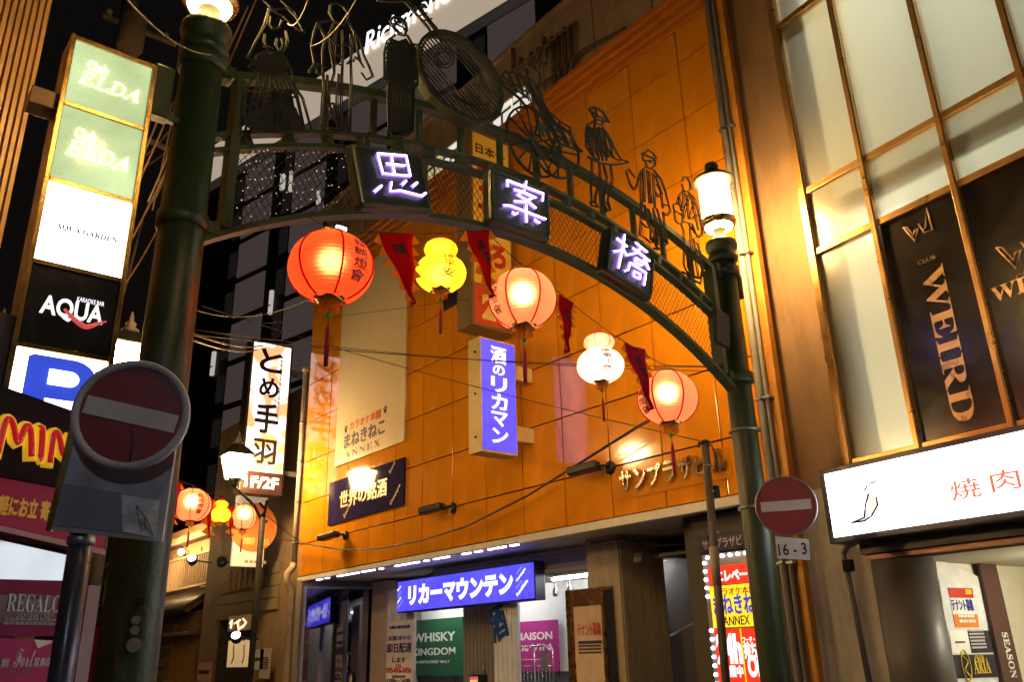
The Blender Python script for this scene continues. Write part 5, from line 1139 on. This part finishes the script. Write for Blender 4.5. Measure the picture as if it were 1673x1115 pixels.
# hanging banner board with an orange disc
t = thing('round_motif_board', 'white and orange hanging board behind the far lanterns', 'signboard'); Yb = 21.0
x0, x1, zb, zt = rY(Yb, (392,812), (440,812), (428,925), (374,928))
box('board', x0, x1, Yb, Yb+.12, zb, zt, M('board_glow_white', (.75,.68,.60), rough=.5, es=.30, ec=(1,.8,.6)), t, .01)
lathe('disc', [(.62,0),(.60,.012)], M('board_orange_disc', (.75,.20,.04), es=.28, rough=.5), t, PY(415,862,Yb-.002), 36, False, -UY)
for q in (((424,822),(434,834),(426,846)),((436,818),(430,850)),((424,858),(436,852))): tube('brush_stroke', [PY(a, b_, Yb-.02) for a, b_ in q], .035, ink, t, 5)
smallprint(PY(394,894,Yb-.02), UX, UZ, .72, .30, 1, M('board_cream_letters'), t); smallprint(PY(398,922,Yb-.01), UX, UZ, .6, .12, 1, M('paper_grey'), t)
# the tall white sign
YT = 19.9
x0, x1, zb, zt = rY(YT, (413,558), (475,566), (463,808), (396,803))
s = thing('vertical_sign', 'tall white lit sign with black brush hiragana at the far end of orange wall', 'sign')
box('case', x0-.04, x1+.04, YT+.02, YT+.42, zb-.04, zt+.04, M('case_black', (.018,.015,.015), rough=.4), s, .01)
Hh, W = zt-zb, x1-x0; zs_ = zb+Hh*.13
tm_ = bpy.data.materials.new('sign_face_orange_cloud'); tm_.use_nodes = True; nt = tm_.node_tree; b = nt.nodes['Principled BSDF']
tc = nt.nodes.new('ShaderNodeTexCoord'); nz = nt.nodes.new('ShaderNodeTexNoise'); nz.inputs['Scale'].default_value = 1.3; nz.inputs['Detail'].default_value = 1; nz.inputs['Distortion'].default_value = 1.2
rp = nt.nodes.new('ShaderNodeValToRGB'); rp.color_ramp.elements[0].position = .50; rp.color_ramp.elements[0].color = (1,1,1,1); rp.color_ramp.elements[1].position = .58; rp.color_ramp.elements[1].color = (1,.36,.16,1)
nt.links.new(tc.outputs['Object'], nz.inputs['Vector']); nt.links.new(nz.outputs['Fac'], rp.inputs[0]); nt.links.new(rp.outputs[0], b.inputs['Emission Color']); nt.links.new(rp.outputs[0], b.inputs['Base Color']); b.inputs['Emission Strength'].default_value = 1.5
box('face', x0+.02, x1-.02, YT, YT+.02, zs_, zt-.02, tm_, s); box('foot_band', x0+.02, x1-.02, YT, YT+.02, zb+.02, zs_, M('band_dark_brown', (.03,.012,.01), rough=.4), s)
vtext('とめ手羽', (x0+W*.18, YT-.004, zs_+Hh*.05), UX, UZ, W*.60, Hh*.78, ink, s, bold=.028, gap=.22, weights=[1,.85,1.25,1])
text('1F/2F', (x0+W*.06, YT-.004, zb+Hh*.025), UX, UZ, W*.84, Hh*.075, lit('floor_text', (.95,.9,1), 1.0), s, bold=.03)
smallprint((x0+W*.80, YT-.003, zs_+Hh*.35), UZ, -UX, Hh*.45, W*.10, 1, M('sign_grey_print', (.5,.45,.45), es=.5), s)
box('mount', x1+.04, X2+.1, YT+.1, YT+.3, zb+.5, zb+.62, steel, s); box('mount', x1+.04, X2+.1, YT+.1, YT+.3, zt-.7, zt-.58, steel, s)
# lantern street lamps
lampglass = M('street_lamp_glass', (1,.85,.6), rough=.4, es=255., ec=(1.,.62,.24), noise=.03)
def street_lamp(c, pole_x, label, sc=1., brim=1.5, glass=None):
    t = thing('street_lamp', label, 'street lamp', 'lantern street lamps'); c = np.array(c, float); w0, w1, h = .18*sc, .30*sc, .62*sc
    v = [];
    for (w, z) in ((w0, -h/2), (w1, h/2)): v += [c+V3(a*w, b_*w, z) for a, b_ in ((-1,-1),(1,-1),(1,1),(-1,1))]
    fix(mk('lamp_glass', v, BF, glass or lampglass, t))
    for a, b_ in ((-1,-1),(1,-1),(1,1),(-1,1)): tube('glazing_bar', [c+V3(a*w0*1.03, b_*w0*1.03, -h/2), c+V3(a*w1*1.03, b_*w1*1.03, h/2)], .016*sc, green_dk, t, 5)
    v = []
    for (w, z) in ((w1*brim, h/2-.06*sc), (w1*brim, h/2-.03*sc), (.10*sc, h/2+.24*sc)): v += [c+V3(a*w, b_*w, z) for a, b_ in ((-1,-1),(1,-1),(1,1),(-1,1))]
    fix(mk('lamp_roof', v, [(3,2,1,0),(8,9,10,11)]+[(i*4+k, i*4+(k+1)%4, i*4+4+(k+1)%4, i*4+4+k) for i in range(2) for k in range(4)], green_dk, t))
    lathe('finial', [(.10*sc,.0),(.13*sc,.04*sc),(.06*sc,.10*sc),(.08*sc,.14*sc),(.03*sc,.20*sc),(.035*sc,.24*sc),(.01*sc,.34*sc)], M('finial_grey', (.25,.22,.20), rough=.5), t, c+UZ*(h/2+.24*sc), 16)
    lathe('lamp_foot', [(.05*sc,-.22*sc),(.07*sc,-.12*sc),(.16*sc,-.02*sc),(.18*sc,0)], green_dk, t, c-UZ*h/2, 16)
    if abs(pole_x-c[0]) > .05: tube('arm', [c-UZ*(h/2+.2*sc), c+V3((pole_x-c[0])*.25, 0, -h/2-.34*sc), c+V3((pole_x-c[0])*.7, 0, -h/2-.62*sc), V3(pole_x, c[1], c[2]-h/2-1.0*sc)], .035, green_dk, t)
    tube('pole', [(pole_x, c[1], .1), (pole_x, c[1], c[2]-h/2-(.9*sc if abs(pole_x-c[0]) > .05 else .2*sc))], .07, green_dk, t, 12)
    lathe('pole_base', [(.16,.1),(.15,.5),(.10,.7),(.08,1.0)], green_dk, t, (pole_x, c[1], 0), 16)
    return t
YS2 = 19.2
cL = PY(386,762,YS2); street_lamp(cL, PY(428,860,YS2)[0], 'glowing lantern street lamp in front of the tall white sign', .95, 1.12)
cL2 = PY(204,600,9.2); street_lamp(cL2, cL2[0], 'lantern street lamp mostly hidden behind the parking sign', .72)
# lamps out of view: some read off reflections, others added for their light
street_lamp((1.6, 15.0, 6.5), 1.6, 'lantern street lamp farther down the near pavement, behind the club sign', .7)
cL3 = PY(226,985,31); street_lamp((cL3[0], 31, 5.6), cL3[0], 'unseen lantern street lamp added to light the tiled house', .85)  # added lamp, hidden by the post, to brighten the house front
street_lamp((1.45, .9, 6.9), -1.2, 'small lantern street lamp on a long arm above the viewer', .38)
street_lamp((-1.8, -2.4, 4.8), -1.8, 'added cool white fill lamp at the corner behind the viewer', .38, 1.5, M('fill_lamp_glow_white', (.9,.95,1), rough=.4, es=210., ec=(.80,.88,1.), noise=.03))  # added fill lamp, standing in for shop sign light from behind
# spotlights on the far pole
for i, (px, py, lb_) in enumerate(((314,916,'small white spot lamp on a long bracket by the balcony'),(362,918,'black round spot lamp in front of the hanging board'),(393,916,'small white spot lamp on the dark pole'),(386,1042,'round spot lamp over the eatery curtain'))):
    p = PX(px, py, X2-.7); t = thing('bracket_spotlight', lb_, 'spotlight', 'spot lamps on the eatery front'); lathe('head', [(.06,-.12),(.13,-.10),(.14,.05),(.11,.08)], black, t, p, 16, True, V3(-.4,-.6,.5))
    if i != 1: lathe('lens', [(.115,.081),(.10,.095)], lit('spot_white', (1,.95,.9), 6.), t, p, 16, True, V3(-.4,-.6,.5))
    tube('arm', [p, p+V3(.6,.05,-.05)], .025, black, t)
# tiled house with the balcony
X3 = 10.0
hb = thing('tiled_house', 'far two storey house with tiled eave, railed balcony and lit window', 'house')
yN, yF = PX(332,950,X3)[1], PX(150,950,X3)[1]; zz = lambda py, px: PX(px, py, X3)[2]
wallh = M('house_wall_tan', (.40,.25,.12), rough=.75, noise=.2, dirt=.3); zbal = zz(955, 310); zeave = zz(1000, 310)
box('upper_wall', X3+.6, X3+4, yN, yF, zbal-.6, zz(850,310), wallh, hb); box('lower_wall', X3+.1, X3+4, yN, yF, .1, zeave, wallh, hb)
box('fascia_beam', X3+.2, X3+.6, yN, yF, zz(880,310), zz(868,310), M('beam_tan', (.36,.26,.16), rough=.6), hb, .03)
eave = slab('tiled_eave', [(X3-.5, yF, zeave), (X3-.5, yN, zeave), (X3+.6, yN, zbal-.15), (X3+.6, yF, zbal-.15)], .12, M('roof_tile_dark', (.035,.028,.022), rough=.5), hb)
for k in range(46):
    y = yN+.16+.32*k
    if y < yF: tube('roof_tile_row', [(X3-.55, y, zeave+.03), (X3+.6, y, zbal-.10)], .075, M('roof_tile_dark'), hb, 6); 
for k in range(60):
    y = yN+.1+.22*k
    if y < yF: box('baluster', X3+.28, X3+.33, y, y+.07, zbal, zbal+1.0, M('rail_wood', (.34,.25,.17), rough=.6), hb)
box('hand_rail', X3+.25, X3+.36, yN, yF, zbal+1.0, zbal+1.09, M('rail_wood'), hb); box('rail_foot', X3+.25, X3+.36, yN, yF, zbal-.06, zbal+.02, M('rail_wood'), hb)
for i, (a, b_, mt) in enumerate(((326,306,M('shoji_tan', (.42,.27,.13), rough=.7)),(304,296,M('window_dark', (.03,.025,.02), rough=.2)),(295,280,M('window_warm', (.40,.26,.11), rough=.3, es=.10, ec=(1,.6,.22))),(279,268,M('shoji_tan')))):
    w = box('window', X3+.55, X3+.61, PX(a,920,X3+.55)[1], PX(b_,920,X3+.55)[1], zbal, zz(890,310), mt, hb); box('sash', X3+.53, X3+.58, PX(b_,920,X3+.55)[1]-.08, PX(b_,920,X3+.55)[1]+.06, zbal, zz(890,310), wood, w)
t = thing('window_bulb', 'small round bulb glowing in the balcony window', 'lamp'); lathe('glass', [(.03,-.12),(.12,-.05),(.13,.03),(.06,.12)], lit('window_bulb_glow', (1,.75,.35), 6.), t, PX(296,903,X3+.4), 16)
lathe('socket', [(.05,.12),(.05,.22)], black, t, PX(296,903,X3+.4), 10)
box('canopy', X3-.4, X3+.2, PX(325,1040,X3)[1], PX(258,1040,X3)[1], zz(1042,290), zz(1036,290), M('canopy_dark', (.05,.04,.035), rough=.6), hb, .02)
box('shutter', X3+.02, X3+.12, PX(322,1080,X3)[1], PX(268,1080,X3)[1], .1, zz(1056,290), M('shutter_tan', (.38,.22,.07), rough=.5, noise=.2), hb)
for i in range(6):
    py = 1006+18*i; box('stone_course', X3+.0, X3+.1, PX(282,1050,X3)[1], PX(256,1050,X3)[1], zz(py+15,270), zz(py,270), M('stone_brown', (.20,.13,.08), rough=.8, noise=.3), hb, .03)
box('red_shutter', X3+.02, X3+.12, PX(175,1060,X3)[1], PX(140,1060,X3)[1]+3, .1, zz(1022,160), M('shutter_red', (.22,.008,.012), rough=.5, es=.08), hb)
# far string of lanterns
YF_ = 13.0; GF = 'small lanterns on the far string'
q = PY(313,826,YF_); round_lantern(q, .285, .25, pap_peach, 'peach lantern, first of the three on the far string', GF, 30, toCam(q)+.45, '長崎燈會', .8, 6, 30)
q = PY(360,842,YF_); gourd_lantern(q, .155, pap_yel, pap_yel, 'small yellow gourd lantern on the far string', GF, 16, toCam(q)+.3, '平安', ink_red, .8)
q = PY(398,846,YF_); round_lantern(q, .19, .20, pap_peach, 'bright peach lantern at the right end of the far string', GF, 30, toCam(q)+1.4, '燈', .7, 6, 24)
pennant((280,782),(296,790),(284,860), YF_-.1, 'yellow toothed pennant at the left end of far string', '恭喜', flag_red, 'pennants of the far string')
pennant((335,812),(349,816),(342,880), YF_, 'red pennant between far peach and yellow lanterns', '恭喜', flag_red, 'pennants of the far string', 4)
pennant((373,826),(386,832),(377,878), YF_, 'red pennant right of the far yellow lantern', '恭喜', flag_red, 'pennants of the far string', 4)
cable('lantern_string', 'thin wire carrying the far lanterns', [PY(270,772,YF_), PY(313,793,YF_), PY(360,812,YF_), PY(400,826,YF_), PY(440,846,YF_), PY(490,885,YF_)], .006, None, cat='wire', sag=.02, n=4)

# ================================================================== the hotel tower far behind
B3 = math.radians(-12.2); T3 = V3(math.sin(B3), math.cos(B3), 0); N3 = V3(math.cos(B3), -math.sin(B3), 0); D3 = 33.0
def PH(px, py, off=0.): return PP(px, py, N3*(D3-off), N3)
def SH(px, py): p = PH(px, py); return float(p@T3), float(p[2])
def H3(s, z, off=0.): p = T3*s+N3*(D3-off); return V3(p[0], p[1], z)
hot = thing('hotel_tower', 'tall dark hotel with a pale roof band behind the gate', 'building')
hw = M('hotel_dark_wall', (.020,.017,.018), rough=.6, noise=.2); hp = M('hotel_panel_grey', (.16,.135,.13), rough=.6, noise=.12, es=.058, ec=(.8,.6,.55)); hband = M('hotel_band', (.62,.53,.44), rough=.6, es=.42, ec=(1,.80,.60), noise=.08)  # panels, band and ledge glow faintly, in place of light on them
s0, s1 = SH(1000,100)[0], SH(330,400)[0]
zb0 = SH(660,118)[1]; zb1 = SH(660,42)[1]
obox('wall', H3((s0+s1)/2, zb1/2, -4), N3, T3, UZ, 8, abs(s1-s0), zb1, hw, hot)
obox('roof_band', H3((s0+s1)/2, (zb0+zb1)/2, .1), N3, T3, UZ, .5, abs(s1-s0)+.2, zb1-zb0, hband, hot)
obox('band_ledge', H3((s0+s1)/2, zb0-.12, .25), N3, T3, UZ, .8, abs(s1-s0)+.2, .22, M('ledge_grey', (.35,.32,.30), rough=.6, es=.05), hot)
u3 = -T3
la, lb2 = SH(604,92), SH(800,-20)
sgn = thing('hotel_name_sign', 'white lit hotel name lettering along the pale roof band', 'sign')
text('Richmond Hotel', H3(la[0], la[1]-.1, .45), u3, UZ, (la[0]-SH(742,22)[0])/.60, (zb1-zb0)*.46, lit('hotel_letters', (.93,.96,1), 1.4), sgn, ext=.05, bold=0., shear=.12)
# facade panels in a brick pattern and a few lit slit windows
fl = (SH(390,440)[1]-SH(383,506)[1]); pw = abs(SH(433,440)[0]-SH(388,440)[0]); per = abs(SH(390,440)[0]-SH(472,430)[0])
sref, zref = SH(388,455); cache2 = wcache = None; hglass = M('hotel_window_glass', (.05,.045,.05), rough=.15, es=.010, ec=(.7,.6,.6)); nwin = 0
for r in range(-8, 12):
    for c in range(-3, 14):
        s = sref - per*c + (0); z = zref + fl*r
        if z+fl*.86 > zb0-.3 or z < 1 or s > s1-.3 or s-pw < s0: continue
        if cache2 is None:
            o = obox('facade_panel', (0,0,0), N3, T3, UZ, .12, pw, fl*.84, hp, hot); cache2 = o.data
        else: o = link(bpy.data.objects.new('facade_panel', cache2), hot)
        o.location = Vector(tuple(H3(s-pw/2, z+fl*.42, .06)))
        if wcache is None:
            o = multibox('window', [((0,0,0), N3, T3, UZ, .06, (per-pw)*.36, fl*.62), (N3*-.05, N3, T3, UZ, .05, .10, fl*.62), (N3*-.05+UZ*fl*.05, N3, T3, UZ, .05, (per-pw)*.36, .09)], hglass, hot); wcache = o.data
        else: o = link(bpy.data.objects.new('window', wcache), hot)
        o.location = Vector(tuple(H3(s+(per-pw)*.30, z+fl*.40, .03)))
slit = M('slit_window_lit', (.8,.78,.72), rough=.4, es=.45, ec=(1,.93,.80)); slitd = M('slit_window_dark', (.05,.05,.06), rough=.2)
for i, q in enumerate(((441,475,448,515),(346,575,354,615),(474,280,479,315),(460,285,467,312),(520,312,525,335),(687,178,691,196),(756,192,760,240))):
    a = SH(q[0], q[3]); b_ = SH(q[2], q[1]); w = obox('slit_window', H3((a[0]+b_[0])/2, (a[1]+b_[1])/2, .1), N3, T3, UZ, .2, abs(a[0]-b_[0]), abs(b_[1]-a[1]), slit, hot)
    obox('sill', H3((a[0]+b_[0])/2, a[1]+.35*(b_[1]-a[1]), .22), N3, T3, UZ, .06, abs(a[0]-b_[0]), .08, hw, w)
# lit windows at the foot of the tan upper wall
lw_ = M('upper_window_lit', (.85,.82,.74), rough=.4, es=.75, ec=(1,.96,.86), noise=.12); ly_ = M('upper_window_yellow', (.8,.7,.4), rough=.4, es=.45, ec=(1,.85,.45), noise=.12)
for l, r_, mt in (((808,250),(838,232),lw_),((841,229),(868,212),lw_),((700,308),(722,294),ly_),((726,292),(750,278),lw_)):
    a, b_ = PX(*l, XF+.2), PX(*r_, XF+.2); w = box('upper_window', XF+.185, XF+.225, b_[1], a[1], 11.5, 12.25, mt, ob)
    box('window_bar', XF+.17, XF+.19, b_[1], a[1], 12.02, 12.08, steel, w); box('window_bar', XF+.17, XF+.19, (a[1]+b_[1])/2-.03, (a[1]+b_[1])/2+.03, 11.5, 12.02, steel, w); box('window_head', XF+.15, XF+.22, b_[1]-.05, a[1]+.05, 12.25, 12.33, tan_m, w)

# ================================================================== utility pole, wires
t = thing('utility_pole', 'concrete utility pole with crossarms against the night sky', 'utility pole'); YU = 17.0
conc = M('concrete_pole', (.22,.18,.15), rough=.8, noise=.2); p = PY(203,60,YU)
tube('pole', [(p[0], YU, 0), (p[0], YU, PY(203,-60,YU)[2])], .17, conc, t, 14)
for a, b_ in (((168,25),(288,72)),((215,-5),(222,85)),((236,168),(300,195)),((232,225),(290,250))): tube('crossarm', [PY(*a, YU-.2), PY(*b_, YU-.2)], .07, conc, t, 6)
for a in ((178,24),(205,38),(270,62)): lathe('insulator', [(.03,0),(.06,.04),(.06,.10),(.03,.16)], M('insulator_white', (.4,.38,.36), rough=.3), t, PY(*a, YU-.2), 10)
lathe('transformer', [(.25,-.5),(.28,-.45),(.28,.3),(.2,.4)], conc, t, PY(216,50,YU-.3), 16)
wgold = M('cable_sheath_tan', (.15,.085,.035), rough=.5); wblk = cable_m
CB = [
 ('stay wire passing in front of the near lamp', (180,-35), 3.6, (345,90), 5.2, .006, wgold), ('thin wire running from the near lamp to the top corner', (345,90), 5.2, (430,150), 7., .004, wblk),
 ('tan cable slanting behind the club sign, upper', (275,150), 9, (190,345), 6.5, .012, wgold), ('tan cable slanting behind the club sign, second', (283,165), 9, (193,360), 6.5, .012, wgold), ('tan cable slanting behind the club sign, third', (292,230), 9, (170,470), 6.5, .012, wgold),
 ('tan cable slanting behind the club sign, lowest', (265,360), 9, (160,520), 6.5, .010, wgold), ('thick tan cable climbing left of the dress figure', (405,10), 9, (250,330), 12, .016, wgold), ('second tan cable climbing left of the dress figure', (420,-5), 9, (262,345), 12, .014, wgold),
 ('gold-lit cable crossing the coat man figure', (508,75), 4.9, (590,-15), 4.2, .005, wgold), ('gold-lit cable over the dress figure hat', (470,38), 4.9, (505,-5), 4.4, .005, wgold),
 ('twisted lit cable bundle left of the white sign', (300,540), 9, (430,565), 19, .022, wgold), ('second lit cable under the twisted bundle', (300,550), 9, (420,572), 19, .018, wgold),
 ('long cable over the karaoke board to the far post', (300,545), 9.5, (1180,600), 5.6, .007, wblk), ('cable just below the long one, over the blue sign', (310,538), 9.5, (1178,607), 5.6, .006, wblk),
 ('cable falling across the orange wall to the thin pole', (330,500), 12, (1150,722), 6.2, .007, wblk), ('cable rising from the navy board to the gate post', (440,860), 16, (1180,575), 5.8, .0, wblk),
 ('grey cable sagging before the hotel', (300,500), 11, (560,455), 10, .008, M('cable_grey', (.25,.23,.23), rough=.5)), ('wire crossing the board beneath the yellow lantern', (420,530), 14, (1040,440), 8.6, .005, wblk),
]
for lb_, a, ya, b_, yb, r, mt in CB:
    if r > 0: cable('overhead_cable', lb_, [PY(*a, ya), PY(*b_, yb)], r*.8, 'overhead cables', mt, .10 if 'sag' not in lb_ else .35, 14)
P = [PX(a, b_, 8.7) for a, b_ in ((452,880),(490,888),(560,900),(620,897),(690,884),(760,862),(860,812),(960,750),(1040,700),(1062,688))]
for i, lb_ in enumerate(('black cable drooping along the foot of the orange wall','thinner cable following the drooping one')): cable('overhead_cable', lb_, [p+UZ*.06*i*(k/9)+UX*.05*i for k, p in enumerate(P)], .013-.005*i, 'overhead cables', wblk, 0, 4)
for k in range(12):
    x0_, y0_ = random.uniform(170,330), random.uniform(120,420); x1_, y1_ = x0_+random.uniform(-90,-10), y0_+random.uniform(60,230)
    cable('overhead_cable', 'thin dark wire in the tangle behind the near gate post', [PY(x0_, y0_, random.uniform(9,13)), PY(x1_, y1_, random.uniform(7,12))], random.uniform(.006,.011), 'wire tangle behind the near post', M('cable_brown', (.10,.07,.05), rough=.6), random.uniform(.0,.25), 8)
# thin service pole left of the far gate post
t = thing('service_pole', 'thin rusty service pole before the far end of the chrome letters', 'pole'); YP = 5.95; pt = PY(1152,726,YP); pb_ = PY(1182,1115,YP)
tube('pole', [(pb_[0], YP, 0), (pt[0], YP, pt[2])], .045, M('pole_grey_brown', (.13,.11,.10), rough=.5, noise=.3, dirt=.4), t, 12); lathe('cap', [(.05,0),(.055,.03),(.03,.05)], black, t, pt, 12)
tube('bracket', [pt+V3(-.12,0,-.06), pt+V3(-.12,0,.0), pt+V3(.12,0,.0), pt+V3(.14,0,-.06)], .012, black, t, 5)
for dz in (.25,.55,1.0): lathe('band', [(.048,-.015),(.055,0),(.048,.015)], steel, t, (pt[0], YP, pt[2]-dz), 12)
box('meter_box', pt[0]+.05, pt[0]+.12, YP-.04, YP+.04, pt[2]-.62, pt[2]-.48, black, t); lathe('paper_wrap', [(.048,-.2),(.05,-.2),(.05,.2),(.048,.2)], M('wrap_tan', (.40,.34,.26), rough=.7), t, (pt[0]*.55+pb_[0]*.45, YP, PY(1168,925,YP)[2]), 12)
# dark mass closing the far end of the street
t = thing('far_building', 'black unlit building closing the street behind the near post', 'building')
box('wall', -20, 14, 66, 70, 0, 9, M('far_wall_black', (.02,.018,.02), rough=.8), t); box('roof', -20.5, 14.5, 65.5, 70.5, 9, 9.4, M('far_wall_black'), t)
